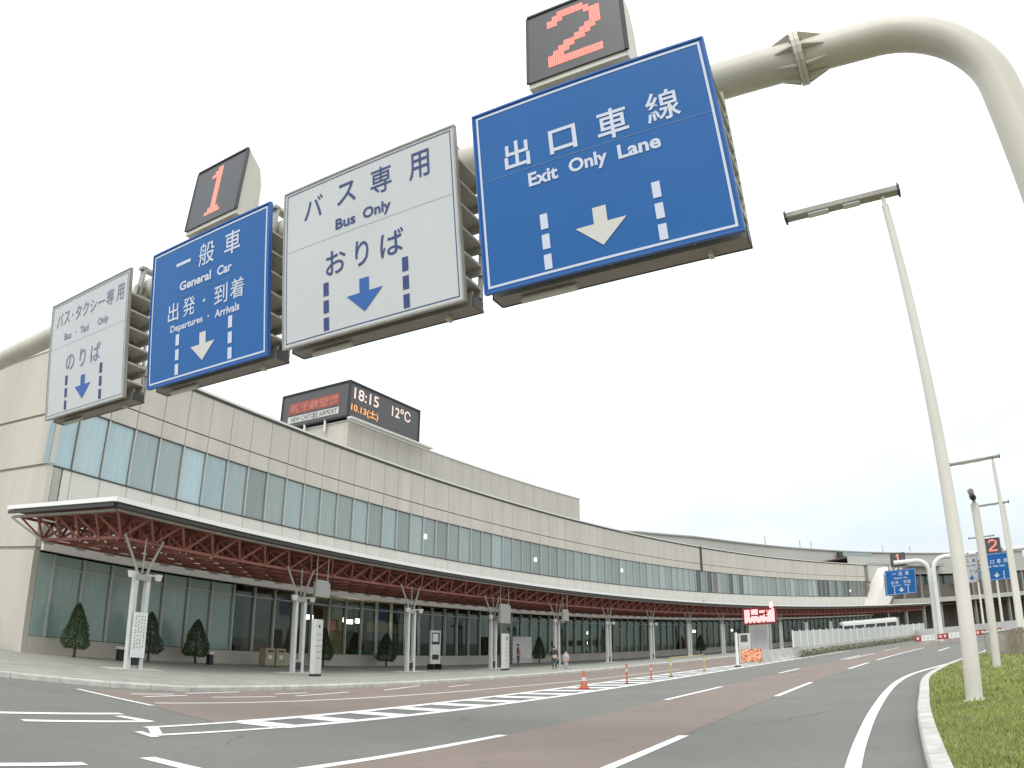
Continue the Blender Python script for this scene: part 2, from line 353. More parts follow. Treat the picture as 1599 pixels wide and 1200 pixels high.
# polar frame of the curved terminal: s runs along the arc in metres, R is the distance from its centre
CX, CY, A0, RS = 215.45255, -78.95955, -1.1441107, 252.0
RW = 259.70
def P(R, s, z=0.):
    a = A0+s/RS; return Vector((CX+R*math.sin(a), CY+R*math.cos(a), z))
def ang(s): return -(A0+s/RS)         # z rotation whose local x runs along the arc, local y points away from the centre
def polar(x, y): return math.hypot(x-CX, y-CY), (math.atan2(x-CX, y-CY)-A0)*RS
def sight(px, py):
    """direction in the world of a point measured in the photograph"""
    dx, dy = px-799.5, py-600.0; r = math.hypot(dx, dy) or 1e-9; u = r/LF; th = u*(1+LK*u*u); q = math.sin(th)/r
    d = Vector((dx*q, -dy*q, math.cos(th)))
    return R_*d.x+U_*d.y+F_*d.z
def G(px, py, z=0.):
    d = sight(px, py); t = (z-EYE)/d.z; return Vector((d.x*t, d.y*t, z))
def arcs(s0, s1, step):
    n = max(1, int(math.ceil((s1-s0)/step))); return [s0+(s1-s0)*i/n for i in range(n+1)]
def arcbox(mb, R0, R1, s0, s1, z0, z1, step=2.5, mi=0):
    mb.loftbox([[P(R0, s, z0), P(R1, s, z0), P(R1, s, z1), P(R0, s, z1)] for s in arcs(s0, s1, step)], mi); return mb
def lerp(tab, s):
    if s <= tab[0][0]:
        (a, b), (c, d) = tab[0], tab[1]; return b+(d-b)*(s-a)/(c-a)
    for (a, b), (c, d) in zip(tab, tab[1:]):
        if s <= c: return b+(d-b)*(s-a)/(c-a)
    (a, b), (c, d) = tab[-2], tab[-1]; return b+(d-b)*(s-a)/(c-a)
def fit(tab, deg=2):
    """least-squares polynomial through measured (s, R) pairs"""
    n = deg+1; A = [[0.]*n for _ in range(n)]; B = [0.]*n; m = sum(t[0] for t in tab)/len(tab); k = 20.
    for s, r in tab:
        x = (s-m)/k
        for i in range(n):
            B[i] += r*x**i
            for j in range(n): A[i][j] += x**(i+j)
    for i in range(n):
        p = A[i][i]
        for j in range(i, n): A[i][j] /= p
        B[i] /= p
        for r in range(n):
            if r != i:
                f = A[r][i]
                for j in range(i, n): A[r][j] -= f*A[i][j]
                B[r] -= f*B[i]
    return lambda s: sum(B[i]*((s-m)/k)**i for i in range(n))
def spline(tab):
    def f(s):
        n = len(tab); i = 0
        while i < n-2 and s > tab[i+1][0]: i += 1
        (s1_, r1), (s2_, r2) = tab[i], tab[i+1]
        m1 = (r2-tab[i-1][1])/(s2_-tab[i-1][0]) if i > 0 else (r2-r1)/(s2_-s1_)
        m2 = (tab[i+2][1]-r1)/(tab[i+2][0]-s1_) if i+2 < n else (r2-r1)/(s2_-s1_)
        h = s2_-s1_; t = (s-s1_)/h
        if t < 0: return r1+m1*(s-s1_)
        if t > 1: return r2+m2*(s-s2_)
        return (2*t**3-3*t**2+1)*r1+(t**3-2*t**2+t)*h*m1+(-2*t**3+3*t**2)*r2+(t**3-t**2)*h*m2
    return f
def ribbon(mb, f0, f1, s0, s1, z, step=.6):
    S = arcs(s0, s1, step)
    for a, b in zip(S, S[1:]): mb.poly([P(f0(a), a, z), P(f0(b), b, z), P(f1(b), b, z), P(f1(a), a, z)])
    return mb
LINE_A = fit([(-10.4, 235.3), (-5.4, 234.5), (4.1, 233.7), (10.2, 233.0), (19.4, 232.3), (23.5, 231.5), (35, 230.6), (42.3, 229.9), (60, 228.3)])
LINE_B = fit([(-8.5, 231.9), (-4.8, 231.4), (4.3, 230.6), (10.4, 229.9), (19.5, 229.0), (25.6, 228.3), (28.1, 227.9), (47.5, 226.0)])
LINE_C = spline([(-8.7, 228.85), (-4.9, 228.4), (3.6, 227.3), (10.5, 226.1), (20.2, 223.9), (30.7, 221.9), (40.9, 219.8)])
CHF = fit([(-10.2, 238.5), (-6.2, 238.2), (2.8, 237.9), (7.1, 237.4), (13.8, 237.0), (22.1, 236.2), (29.3, 235.7), (43.7, 234.8)])
CHB = fit([(-9.7, 239.2), (-4.9, 239.3), (2.3, 239.7), (6.5, 239.5), (12, 239.2), (19.4, 238.7), (28.6, 237.9), (44, 236.6)])
BAY = spline([(-6.5, 242.7), (-3.4, 242.3), (2.0, 241.9), (10.4, 241.4), (15.8, 240.9), (30, 240.0)])
KRG = spline([(-9.0, 228.0), (-3.5, 227.45), (.6, 227.0), (7.1, 226.3), (14.3, 224.9), (25, 222.3), (40, 219.0)])
R_KERB = 245.26
def kerb_r(s):
    return R_KERB if s > -3.0 else R_KERB+(-3.0-s)*.55+max(0, -5-s)*.35

# ------------------------------------------------------------------ ground, roads, pavements
mb = MB(); mb.poly([(-900, -300, -.03), (1100, -300, -.03), (1100, 1300, -.03), (-900, 1300, -.03)])
struct(mb.build('ground', M['grass_base']))
mb = MB()
S = arcs(-60, 200, 2)
for a, b in zip(S, S[1:]): mb.poly([P(200, a, 0), P(200, b, 0), P(252 if a > 95 else 262, b, 0), P(252 if a > 95 else 262, a, 0)])
struct(mb.build('road', M['asphalt']))
mb = MB()
ribbon(mb, lambda s: LINE_B(s)+.02, lambda s: LINE_A(s)-.02, -30, 75, .004, 1)
struct(mb.build('red_lane', M['asphalt_red']))
mb = MB(); S = arcs(-3.6, 62, 1)
for a, b in zip(S, S[1:]): mb.poly([P(CHB(a)+.05, a, .004), P(CHB(b)+.05, b, .004), P(R_KERB-.02, b, .004), P(R_KERB-.02, a, .004)])
mb.poly([P(CHB(-3.6)+.05, -3.6, .004), P(R_KERB-.02, -3.6, .004), G(150, 1077, .004), G(124, 1077, .004), G(240, 1103, .004), G(300, 1119, .004), G(345, 1130, .004)])
struct(mb.build('red_bus_lane', M['asphalt_red']))
# pavement under and before the canopy
mb = MB(); S = arcs(-40, 150, 1.5)
for a, b in zip(S, S[1:]):
    mb.poly([P(kerb_r(a)+.2, a, .15), P(kerb_r(b)+.2, b, .15), P(RW+.6, b, .15), P(RW+.6, a, .15)])
mb.poly([P(RW+.6, -40, .15), P(RW+.6, -.5, .15), P(RW+40, -.5, .15), P(RW+40, -40, .15)])
struct(mb.build('pavement', M['paving']))
# kerb stones
mb = MB(); s = -40.
while s < 96:
    e = s+.985
    mb.loftbox([[P(kerb_r(q), q, -.02), P(kerb_r(q)+.2, q, -.02), P(kerb_r(q)+.2, q, .155), P(kerb_r(q)+.03, q, .155), P(kerb_r(q), q, .12)] for q in (s, e)])
    s += 1.0
struct(mb.build('kerb', M['kerb']))
mb = MB(); s = -24.
while s < 70:
    e = s+.985; w_ = .24
    mb.loftbox([[P(KRG(q), q, -.02), P(KRG(q)-w_, q, -.02), P(KRG(q)-w_, q, .155), P(KRG(q)-.03, q, .155), P(KRG(q), q, .12)][::-1] for q in (s, e)])
    s += 1.0
struct(mb.build('verge_kerb', M['kerb']))
mb = MB(); S = arcs(-24, 70, 1)
for a, b in zip(S, S[1:]): mb.poly([P(KRG(a)-.23, a, .13), P(KRG(b)-.23, b, .13), P(190, b, .13), P(190, a, .13)])
struct(mb.build('grass_verge', M['grass_base']))
# painted markings
def line(mb, f, s0, s1, w=.185, z=.008): ribbon(mb, lambda s: f(s)-w/2, lambda s: f(s)+w/2, s0, s1, z)
mb = MB()
for a, b in ((-23, -17.3), (-11.0, -5.4), (4.1, 10.2), (19.4, 23.7), (34.5, 40.5), (49, 55), (64, 70)): line(mb, LINE_A, a, b)
for a, b in ((-22.5, -17), (-10.6, -4.8), (4.3, 10.4), (19.5, 25.6), (28.3, 47)): line(mb, LINE_B, a, b)
line(mb, lambda s: LINE_B(s)-2.6, 35.5, 41.6); line(mb, lambda s: LINE_A(s)-.55, 33.5, 43)
struct(mb.build('lane_markings', M['paint']))
EP = [(1318, 1290), (1324, 1240), (1332, 1200), (1340, 1170), (1350, 1143), (1361, 1118), (1373, 1098), (1386, 1080), (1402, 1065), (1420, 1055), (1437, 1049), (1462, 1042), (1487, 1035), (1515, 1025), (1540, 1016), (1580, 1000)]
EDGE = spline([tuple(reversed(polar(G(*q).x, G(*q).y))) for q in EP])
mb = MB(); line(mb, EDGE, -16, 52, .20)
struct(mb.build('edge_line', M['paint']))
mb = MB()
line(mb, CHF, -10.2, -7.2, .15); line(mb, CHB, -9.7, -7.2, .15); line(mb, CHF, -7.2, 58, .30); line(mb, CHB, -7.2, 58, .28)
mb.poly([P(CHF(-10.2)+.07, -10.2, .008), P(CHF(-10.2)+.07, -9.95, .008), P(CHB(-9.7)-.07, -9.45, .008), P(CHB(-9.7)-.07, -9.7, .008)])
s = -7.5
while s < 44:
    mb.poly([P(CHF(s)+.12, s+.15, .008), P(CHF(s+.8)+.12, s+.9, .008), P(CHB(s+.8)-.12, s+.75, .008), P(CHB(s)-.12, s-.0, .008)]); s += 1.95
struct(mb.build('hatched_island_marking', M['paint']))
mb = MB(); line(mb, BAY, -6.5, 30, .13)
def gline(mb, a, b, w=.14, z=.008):
    a = G(*a, z); b = G(*b, z); d = (b-a).normalized(); n = Vector((-d.y, d.x, 0))*w/2; mb.poly([a-n, b-n, b+n, a+n])
gline(mb, (121, 1076), (238, 1102)); 
for a, b in (((205, 1084), (272, 1084)), ((225, 1088), (292, 1086)), ((290, 1083), (375, 1080.5)), ((430, 1084), (480, 1082)), ((462, 1087), (545, 1081)), ((600, 1078), (655, 1071)), ((700, 1073), (735, 1069)), ((330, 1089), (430, 1088))):
    gline(mb, a, b, .12, .0085)
struct(mb.build('bus_bay_marking', M['paint']))
mb = MB()
gline(mb, (-30, 1112), (190, 1114.5), .24); gline(mb, (35, 1125), (235, 1126.5), .22); gline(mb, (185, 1118), (235, 1127), .24, .0085)
gline(mb, (-40, 1194), (133, 1192.5), .2); gline(mb, (-20, 1203), (50, 1206), .15); gline(mb, (230, 1183), (312, 1203), .24)
gline(mb, (216, 1142.5), (243, 1151), .15, .0085)
struct(mb.build('crossing_markings', M['paint']))
# grass blades on the verge
mb = MB()
for i in range(60000):
    s = -13+abs(random.gauss(0, 1))*10; R = KRG(s)-.25-abs(random.gauss(0, 1))*3.0
    if math.sin(s*2.3+R*1.1)*math.sin(R*3.1-s*.9) > .80 and random.random() < .75: continue
    p = P(R, s, .13); a = random.random()*2*PI; h = random.uniform(.025, .060)*(1.6 if random.random() < .06 else 1); wd = random.uniform(.004, .009)
    dx, dy = math.cos(a)*wd, math.sin(a)*wd; lx, ly = random.gauss(0, .025), random.gauss(0, .025)
    mb.poly([p+Vector((-dx, -dy, 0)), p+Vector((dx, dy, 0)), p+Vector((lx, ly, h))])
tag(mb.build('grass', M['grass']), 'short yellow-green grass growing on the verge right of the road', 'grass', kind='stuff')
mb = MB()
for i in range(9000):
    s = random.uniform(-3, 45); R = KRG(s)-.3-random.random()*7
    p = P(R, s, .13); a = random.random()*2*PI; h = random.uniform(.06, .12); dx, dy = math.cos(a)*.03, math.sin(a)*.03
    mb.poly([p+Vector((-dx, -dy, 0)), p+Vector((dx, dy, 0)), p+Vector((random.gauss(0, .03), random.gauss(0, .03), h))])
tag(mb.build('grass_tufts', M['grass']), 'coarser tufts scattered through the verge grass further along the road', 'grass', kind='stuff')

# ------------------------------------------------------------------ curved terminal building
HP, HT, HB, HL = 14.83, 11.51, 8.55, 4.56
PAN = 1.5605; S_END = 140.0
bld = thing('terminal_building', P(RW, 0, 0), ang(0), 'long curved two-storey cream airport terminal with glazed bands and a plain end wall', 'airport terminal')
mb = MB()
arcbox(mb, RW+.12, RW+.5, .02, S_END, HT+.05, HP-.05, 3); arcbox(mb, RW+.12, RW+.5, .02, S_END, 5.3, HB-.05, 3)     # backing behind the joints
mb.build('wall_backing', 'joint', bld)
mb = MB(); n = int(S_END/PAN)
for i in range(n):
    a, b = i*PAN+.95+.018-PAN*(1 if i == 0 else 1), 0
    s0 = .95+PAN*(i-1)+.018 if i else .02; s1 = .95+PAN*i-.018
    for z0, z1 in ((HT+.95, HP-.18), (HT, HT+.88)):
        mb.hexa([P(RW, s0, z0), P(RW, s1, z0), P(RW+.13, s1, z0), P(RW+.13, s0, z0), P(RW, s0, z1), P(RW, s1, z1), P(RW+.13, s1, z1), P(RW+.13, s0, z1)])
mb.build('wall', 'cream', bld)
mb = MB()
for i in range(n):
    s0 = .95+PAN*(i-1)+.016 if i else .5; s1 = .95+PAN*i-.016
    mb.hexa([P(RW, s0, 5.3), P(RW, s1, 5.3), P(RW+.13, s1, 5.3), P(RW+.13, s0, 5.3), P(RW, s0, HB-.08), P(RW, s1, HB-.08), P(RW+.13, s1, HB-.08), P(RW+.13, s0, HB-.08)])
mb.build('spandrel', 'spandrel', bld)
mb = MB(); arcbox(mb, RW-.10, RW+.6, -.05, S_END, HP-.02, HP+.10, 3); mb.build('parapet_cap', 'whitecap', bld)
mb = MB(); arcbox(mb, RW-.04, RW+.3, 0, S_END, HP-.17, HP-.04, 3); arcbox(mb, RW-.03, RW+.2, 0, S_END, HT-.06, HT-.005, 3)
arcbox(mb, RW-.03, RW+.2, 0, S_END, HB-.075, HB-.005, 3); mb.build('dark_trim', 'darktrim', bld)
mb = MB(); arcbox(mb, RW-.22, RW+.3, 0.02, S_END, 4.66, 5.28, 3); mb.build('lower_band', 'fascia', bld, smooth=True)
mb = MB(); arcbox(mb, RW-.05, RW+.3, 0.02, S_END, .1, .88, 3); mb.build('plinth', 'cream_end', bld)
# roof and the rest of the mass behind
mb = MB(); arcbox(mb, RW+.6, RW+30, .02, 30, HP-.45, HP-.3, 3); arcbox(mb, RW+.6, RW+18, 30, S_END, HP-.45, HP-.3, 3); mb.build('roof', 'roof_grey', bld)
# end wall seen on the far left: plain render with shadow-gap ledges
mb = MB(); e0, e1 = RW, RW+30
def radbox(mb, r0, r1, s0, s1, z0, z1, mi=0):
    mb.hexa([P(r0, s0, z0), P(r0, s1, z0), P(r1, s1, z0), P(r1, s0, z0), P(r0, s0, z1), P(r0, s1, z1), P(r1, s1, z1), P(r1, s0, z1)], mi)
for z0, z1 in ((.1, 4.62), (4.78, 8.45), (8.61, 11.0), (11.14, HP-.02)): radbox(mb, e0, e1, -.28, .0, z0, z1)
mb.build('end_wall', 'cream_end', bld)
mb = MB(); 
for z0, z1 in ((4.6, 4.80), (8.43, 8.63), (10.98, 11.16)): radbox(mb, e0+.05, e1, -.20, .01, z0, z1)
radbox(mb, e0+.0, e0+.30, .02, .42, 4.7, HB-.08)
mb.build('end_wall_groove', 'greymetal', bld)
mb = MB(); radbox(mb, e0-.12, e1+.1, -.36, .05, HP-.0, HP+.12); radbox(mb, e0-.05, e1+.1, -.33, .02, HP-.3, HP-.14); mb.build('end_cap', 'whitecap', bld)
# dark downpipe on the facade
mb = MB(); s = polar(*[v for v in (P(RW, 0).x, P(RW, 0).y)])[1]
mb.bar(P(RW-.12, 82.3, HT-.2), P(RW-.12, 82.3, HP+.05), .22); mb.bar(P(RW-.12, 82.4, 5.4), P(RW-.12, 82.4, 7.3), .22); mb.build('downpipe', 'darktrim', bld)
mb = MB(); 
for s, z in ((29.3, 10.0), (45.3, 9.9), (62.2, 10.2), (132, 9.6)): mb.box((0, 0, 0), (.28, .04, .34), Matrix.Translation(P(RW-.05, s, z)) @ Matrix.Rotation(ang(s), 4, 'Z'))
mb.build('lamp_reflection', 'reflection_glow', bld)  # glowing plates imitate lamp reflections on the panes; no lamps hang here
# upper windows
def winmesh():
    h = HT-HB-.06; mb = MB(); mb.box((PAN/2, .05, h/2), (PAN-.07, .02, h)); return mb
pane = winmesh().build('window', 'glass_up'); COL.objects.unlink(pane); me_up = pane.data
pane2 = winmesh().build('window', 'glass_near'); COL.objects.unlink(pane2); me_near = pane2.data
pane3 = winmesh().build('window', 'glass_far'); COL.objects.unlink(pane3); me_far = pane3.data
mbm = MB(); h = HT-HB-.06; mbm.box((0, .0, h/2), (.075, .16, h)); o = mbm.build('mullion', 'mullion'); me_mul = o.data; COL.objects.unlink(o); bpy.data.objects.remove(o)
for o in (pane, pane2, pane3): bpy.data.objects.remove(o)
WBI = WM[bld.name].inverted()
def place_child(name, me, parent, s, R, z):
    o = bpy.data.objects.new(name, me); COL.objects.link(o); o.parent = parent
    L = (WBI @ Matrix.Translation(P(R, s, z)) @ Matrix.Rotation(ang(s), 4, 'Z'))
    o.location = L.to_translation(); o.rotation_euler = L.to_euler(); WM[o.name] = WM[bld.name]; return o
for i in range(n):
    s = .95+PAN*(i-1)
    me = me_near if i < 3 else (me_far if s > 118 or random.random() < (.55 if 76 < s < 95 else .0) else me_up)
    if i in (5, 6, 9, 15, 22, 25): me = me_near if i in (5, 6) else me_up
    if i == 0: s = -.62
    o = place_child('window', me, bld, s, RW, HB+.0)
    m_ = bpy.data.objects.new('mullion', me_mul); COL.objects.link(m_); m_.parent = o; m_.location = (0, 0, 0)
mb = MB(); arcbox(mb, RW+.14, RW+.3, .0, S_END, HB-.0, HT, 3); mb.build('window_backing', 'inner', bld)
# ground floor: opaque teal glass near the corner, clear shopfront further on
h1 = HL-.9
mb = MB(); mb.box((PAN/2, .05, h1/2), (PAN-.09, .02, h1-.02)); o = mb.build('shop_window', 'glass_teal'); me_t = o.data; bpy.data.objects.remove(o)
mb = MB(); mb.box((PAN/2, .05, h1/2), (PAN-.09, .02, h1-.02)); o = mb.build('shop_window', 'glass_low'); me_c = o.data; bpy.data.objects.remove(o)
mb = MB(); mb.box((0, 0, h1/2), (.10, .2, h1)); mb.box((PAN/2, 0, h1-.55), (PAN-.1, .12, .08)); o = mb.build('transom', 'mullion'); me_f = o.data; bpy.data.objects.remove(o)
for i in range(n):
    s = .76+PAN*i-.0
    o = place_child('shop_window', me_t if s < 11 else me_c, bld, s, RW, .9)
    m_ = bpy.data.objects.new('transom', me_f); COL.objects.link(m_); m_.parent = o
mb = MB(); arcbox(mb, RW-.02, RW+.06, .02, .74, .9, HL, 3); mb.build('corner_glass', 'glass_teal', bld)
mb = MB(); arcbox(mb, RW+.3, RW+9, .1, S_END, .16, .2, 3); mb.build('floor', 'inner_floor', bld)
mb = MB(); arcbox(mb, RW+8.5, RW+9, .1, S_END, .2, 5, 3); arcbox(mb, RW+.3, RW+9, .1, S_END, 4.7, 4.8, 3)
for s in (12.8, 38, 55, 70, 88, 105, 120): radbox(mb, RW+.4, RW+8.5, s, s+.2, .2, 4.7)
mb.build('interior', 'inner', bld)
mb = MB()
for s in (31, 47, 62, 77, 99, 112): arcbox(mb, RW+7.9, RW+8.4, s, s+5, .25, 3.4, 3)
mb.build('interior_panel', 'brown_in', bld)
mb = MB(); arcbox(mb, RW+1.0, RW+2.0, 20.2, 21.9, .25, 3.9, 3); arcbox(mb, RW+5, RW+5.4, 29, 33, 2.6, 3.4, 3); arcbox(mb, RW+5, RW+5.4, 85, 92, .3, 3.0, 3); mb.build('orange_partition', 'orange_wall', bld)
mb = MB()
for s, z, R in ((20.7, 3.3, 3), (22.0, 3.3, 3), (22.7, 3.15, 3), (23.9, 3.3, 3), (24.6, 3.2, 3), (25.6, 3.3, 3), (38.5, 3.5, 2), (40.8, 3.4, 6), (42.2, 3.4, 6), (59, 3.1, 3), (58.9, 2.0, 3), (82, 3.2, 1.5), (97, 3.3, 4), (108, 3.3, 4)):
    mb.box((0, 0, 0), (.5, .25, .3), Matrix.Translation(P(RW+R, s, z)) @ Matrix.Rotation(ang(s), 4, 'Z'))
mb.build('ceiling_lamp', 'lamp_in', bld)
mb = MB()
for k in range(16):
    s = 19.6+k*.62
    m_ = Matrix.Translation(P(RW+.9+(k % 3)*.15, s, .62)) @ Matrix.Rotation(ang(s), 4, 'Z')
    mb.box((0, 0, 0), (.5, .5, .08), m_); mb.box((0, .24, .28), (.5, .06, .5), m_); mb.box((0, 0, -.2), (.08, .4, .35), m_)
mb.build('seat_row', 'teal_seat', bld)

# upper block carrying the display board
tw = thing('roof_block', P(RW+6, 26.3, HP-.5), ang(26.3), 'plain cream rooftop block rising behind the curved parapet under the display board', 'rooftop block')
mb = MB(); S = arcs(26.3, 62.8, 1.56)
for a, b in zip(S, S[1:]):
    mb.hexa([P(RW+6, a+.015, HP-.4), P(RW+6, b-.015, HP-.4), P(RW+6.2, b-.015, HP-.4), P(RW+6.2, a+.015, HP-.4), P(RW+6, a+.015, 19.55), P(RW+6, b-.015, 19.55), P(RW+6.2, b-.015, 19.55), P(RW+6.2, a+.015, 19.55)])
radbox(mb, RW+6.01, RW+20, 26.25, 26.5, HP-.4, 19.54); radbox(mb, RW+6.21, RW+20, 62.6, 62.85, HP-.4, 19.54)
mb.build('wall', 'cream', tw)
mb = MB(); arcbox(mb, RW+6.12, RW+19.9, 26.5, 62.6, HP-.35, 19.5, 3); mb.build('core', 'joint', tw)
mb = MB(); arcbox(mb, RW+5.93, RW+20.05, 26.2, 62.9, 19.56, 19.66, 3); mb.build('roof_edge', 'whitecap', tw)

# text helper: every glyph row becomes one mesh with real thickness
def glyphs(items, depth=.004):
    """items: (text, cx, cy, width, height, boldness); returns vertices and faces in a local x-y plane facing +z"""
    V, F = [], []
    for (txt, cx, cy, w_, h_, bold) in items:
        cu = bpy.data.curves.new('glyph', 'FONT'); cu.body = txt; cu.size = 1; cu.offset = bold; cu.resolution_u = 3; cu.extrude = 0
        ob = bpy.data.objects.new('glyph', cu); COL.objects.link(ob)
        dg = bpy.context.evaluated_depsgraph_get(); me = bpy.data.meshes.new_from_object(ob.evaluated_get(dg))
        vs = [v.co.copy() for v in me.vertices]; fs = [tuple(p.vertices) for p in me.polygons]
        bpy.data.objects.remove(ob); bpy.data.curves.remove(cu)
        if vs:
            x0, x1 = min(v.x for v in vs), max(v.x for v in vs); y0, y1 = min(v.y for v in vs), max(v.y for v in vs)
            sx = w_/max(x1-x0, 1e-6); sy = h_/max(y1-y0, 1e-6) if h_ else sx
            if w_ == 0: sx = sy
            b = len(V)
            V += [Vector(((v.x-(x0+x1)/2)*sx+cx, (v.y-(y0+y1)/2)*sy+cy, depth)) for v in vs]
            F += [tuple(b+i for i in f) for f in fs]
        bpy.data.meshes.remove(me)
    return V, F
def lettering(name, items, m, mtx, parent, depth=.004):
    V, F = glyphs(items, depth); mb = MB(); mb.v = [mtx @ v for v in V]; mb.f = F; mb.mi = [0]*len(F)
    return mb.build(name, m, parent)
def rects(name, rs, m, mtx, parent, depth=.004):
    mb = MB()
    for r in rs:
        if len(r) == 4 and not isinstance(r[0], tuple): x0, y0, x1, y1 = r; pts = [(x0, y0), (x1, y0), (x1, y1), (x0, y1)]
        else: pts = r
        mb.poly([mtx @ Vector((x, y, depth)) for x, y in pts])
    return mb.build(name, m, parent)

# rooftop display board (two faces meeting at a corner)
bb = thing('display_board', P(RW+6, 26.1, 19.66), ang(26.1), 'dark two-sided illuminated board on the roof showing time and temperature', 'display board')
zb0, zb1 = 19.95, 22.98
mb = MB(); c0, c1, c2, c3 = P(RW+5.9, 26.0), P(RW+5.9, 34.9), P(RW+14.2, 34.9), P(RW+14.2, 26.0)
mb.hexa([Vector((p.x, p.y, zb0)) for p in (c0, c1, c2, c3)]+[Vector((p.x, p.y, zb1)) for p in (c0, c1, c2, c3)]); mb.build('housing', 'display', bb)
mb = MB()
for p, q in ((c0, c1), (c0, c3), (c1, c2)):
    for z in (zb0-.05, zb1+.02): mb.bar(Vector((p.x, p.y, z)), Vector((q.x, q.y, z)), .16)
for p in (c0, c1, c3): mb.bar(Vector((p.x, p.y, zb0-.1)), Vector((p.x, p.y, zb1+.1)), .17)
mb.build('frame', 'black', bb)
mb = MB(); a_, b_ = P(RW+5.3, 25.6), P(RW+5.3, 36.0); mb.bar(Vector((a_.x, a_.y, 19.55)), Vector((b_.x, b_.y, 19.55)), .5, .16)
for q in (c3, P(RW+11, 26.0), P(RW+8.5, 26.0)): mb.bar(Vector((q.x, q.y, 18.9)), Vector((q.x, q.y, zb0)), .18)
mb.build('catwalk', 'whitecap', bb)
def facematrix(o, xdir): # local x along xdir, y up, z out of the face
    x = xdir.normalized(); y = Vector((0, 0, 1)); z = x.cross(y)
    return Matrix(((x.x, y.x, z.x, o.x), (x.y, y.y, z.y, o.y), (x.z, y.z, z.z, o.z), (0, 0, 0, 1)))
fr = facematrix(Vector((c0.x, c0.y, zb0)), c1-c0); fl = facematrix(Vector((c3.x, c3.y, zb0)), c0-c3)
LW, RL = (c0-c3).length, (c1-c0).length
lettering('clock_digits', [('18:15', 2.1, 2.15, 3.1, 1.0, .01), ('12℃', 6.75, 2.0, 2.6, 1.0, .01)], 'led_white', fr, bb, .03)
lettering('amber_text', [('10.13(土)', 2.0, .82, 3.4, .85, .02)], 'led_amber', fr, bb, .03)
rects('red_strip', [(.9, 1.15, 4.2, 2.2), (4.26, 1.15, LW-1.1, 2.2)], 'brick_strip', fl, bb, .02)
lettering('red_letters', [('新千歳空港', LW/2, 1.68, LW-2.4, .85, .02)], 'brick_text', fl, bb, .03)
rects('white_strip', [(.9, .35, 4.2, .95), (4.26, .35, LW-1.1, .95)], 'offwhite', fl, bb, .02)
lettering('white_letters', [('NEW CHITOSE AIRPORT', LW/2, .65, LW-2.6, .42, .012)], 'display', fl, bb, .03)

# higher roofs behind the curved facade
rb = thing('rear_roof', P(RW+20, 80, HP), ang(80), 'long grey upper roof running behind and above the curved parapet', 'roof volume')
mb = MB(); off = [(60, 34), (70, 30), (80, 24), (92, 18), (105, 15), (260, 15)]
S = arcs(64, 228, 4)
mb.loftbox([[P(RW+lerp(off, s), s, 10), P(RW+lerp(off, s)+12, s, 10), P(RW+lerp(off, s)+12, s, 20.2), P(RW+lerp(off, s), s, 20.2)] for s in S]); mb.build('wall', 'far_grey', rb)
mb = MB(); mb.loftbox([[P(RW+lerp(off, s)-.25, s, 20.2), P(RW+lerp(off, s)+12, s, 20.2), P(RW+lerp(off, s)+12, s, 20.45), P(RW+lerp(off, s)-.25, s, 20.45)] for s in S]); mb.build('roof_edge', 'roof_grey', rb)
mb = MB()
for s in (128, 140, 144, 171, 182): mb.tube([P(RW+16, s, 20.3), P(RW+16, s, 22.4)], .09, 6)
mb.build('vent_pipe', 'greymetal', rb)
mb = MB(); r0 = RW+14.2
mb.loftbox([[P(r0, s, 19.0-.0), P(r0+.8, s, 19.0), P(r0+.8, s, 20.0), P(r0, s, 20.0)] for s in (152, 158, 164)]); mb.build('skylight', 'glass_up', rb)
mb = MB(); mb.loftbox([[P(r0-.3, s, 18.6), P(r0+.2, s, 18.6), P(r0+.2, s, 20.0), P(r0-.3, s, 20.0)] for s in (151, 152.6)]); mb.build('roof_ladder', 'darktrim', rb)
mb = MB(); arcbox(mb, RW+9, RW+14, 95, 129, HP+.2, HP+1.3, 3); mb.build('middle_roof', 'far_grey', rb)
mb = MB(); arcbox(mb, RW+8.9, RW+14, 94.5, 129.5, HP+1.3, HP+1.38, 3); mb.build('middle_roof_edge', 'darktrim', rb)

# far wing of the terminal beyond the slanting stair
fw = thing('terminal_wing', P(RW+4, 150, 0), ang(150), 'far cream wing with open brown storeys beyond the slanting stair block', 'building')
mb = MB(); arcbox(mb, RW+4, RW+4.6, 140, 232, 13.6, 17.2, 4); arcbox(mb, RW+.6, RW+3.9, 138, 150, HT, HP, 4); arcbox(mb, RW+3.2, RW+4.6, 149, 232, 6.9, 8.0, 4); mb.build('wall', 'far_grey', fw)
mb = MB(); arcbox(mb, RW+4.5, RW+14, 140, 232, 16.9, 17.1, 4); arcbox(mb, RW+4.5, RW+14, 140, 232, 6.2, 6.4, 4); arcbox(mb, RW+11, RW+11.4, 140, 232, .1, 16.9, 4); mb.build('soffit', 'brown_in', fw)
mb = MB()
for i in range(11):
    s = 153+i*7.4; radbox(mb, RW+4.1, RW+4.5, s, s+.4, 8.0, 13.6); radbox(mb, RW+4.1, RW+4.7, s, s+.5, .1, 6.9)
mb.build('pier', 'sign_grey', fw)
mb = MB(); arcbox(mb, RW+6, RW+6.1, 150, 232, 11.3, 13.4, 4); mb.build('glazing', 'glass_far', fw)
mb = MB(); arcbox(mb, RW+5, RW+5.1, 150, 232, 8.0, 11.2, 4); mb.build('balcony_front', 'brown_in', fw)
mb = MB(); arcbox(mb, RW+2.2, RW+4.4, 146, 176, 15.2, 15.75, 4); mb.build('eaves', 'roof_grey', fw)
st = thing('slanting_stair', P(RW-2, 141, 0), ang(141), 'pale slanting stair enclosure dividing the curved facade from the far wing', 'stair block')
mb = MB()
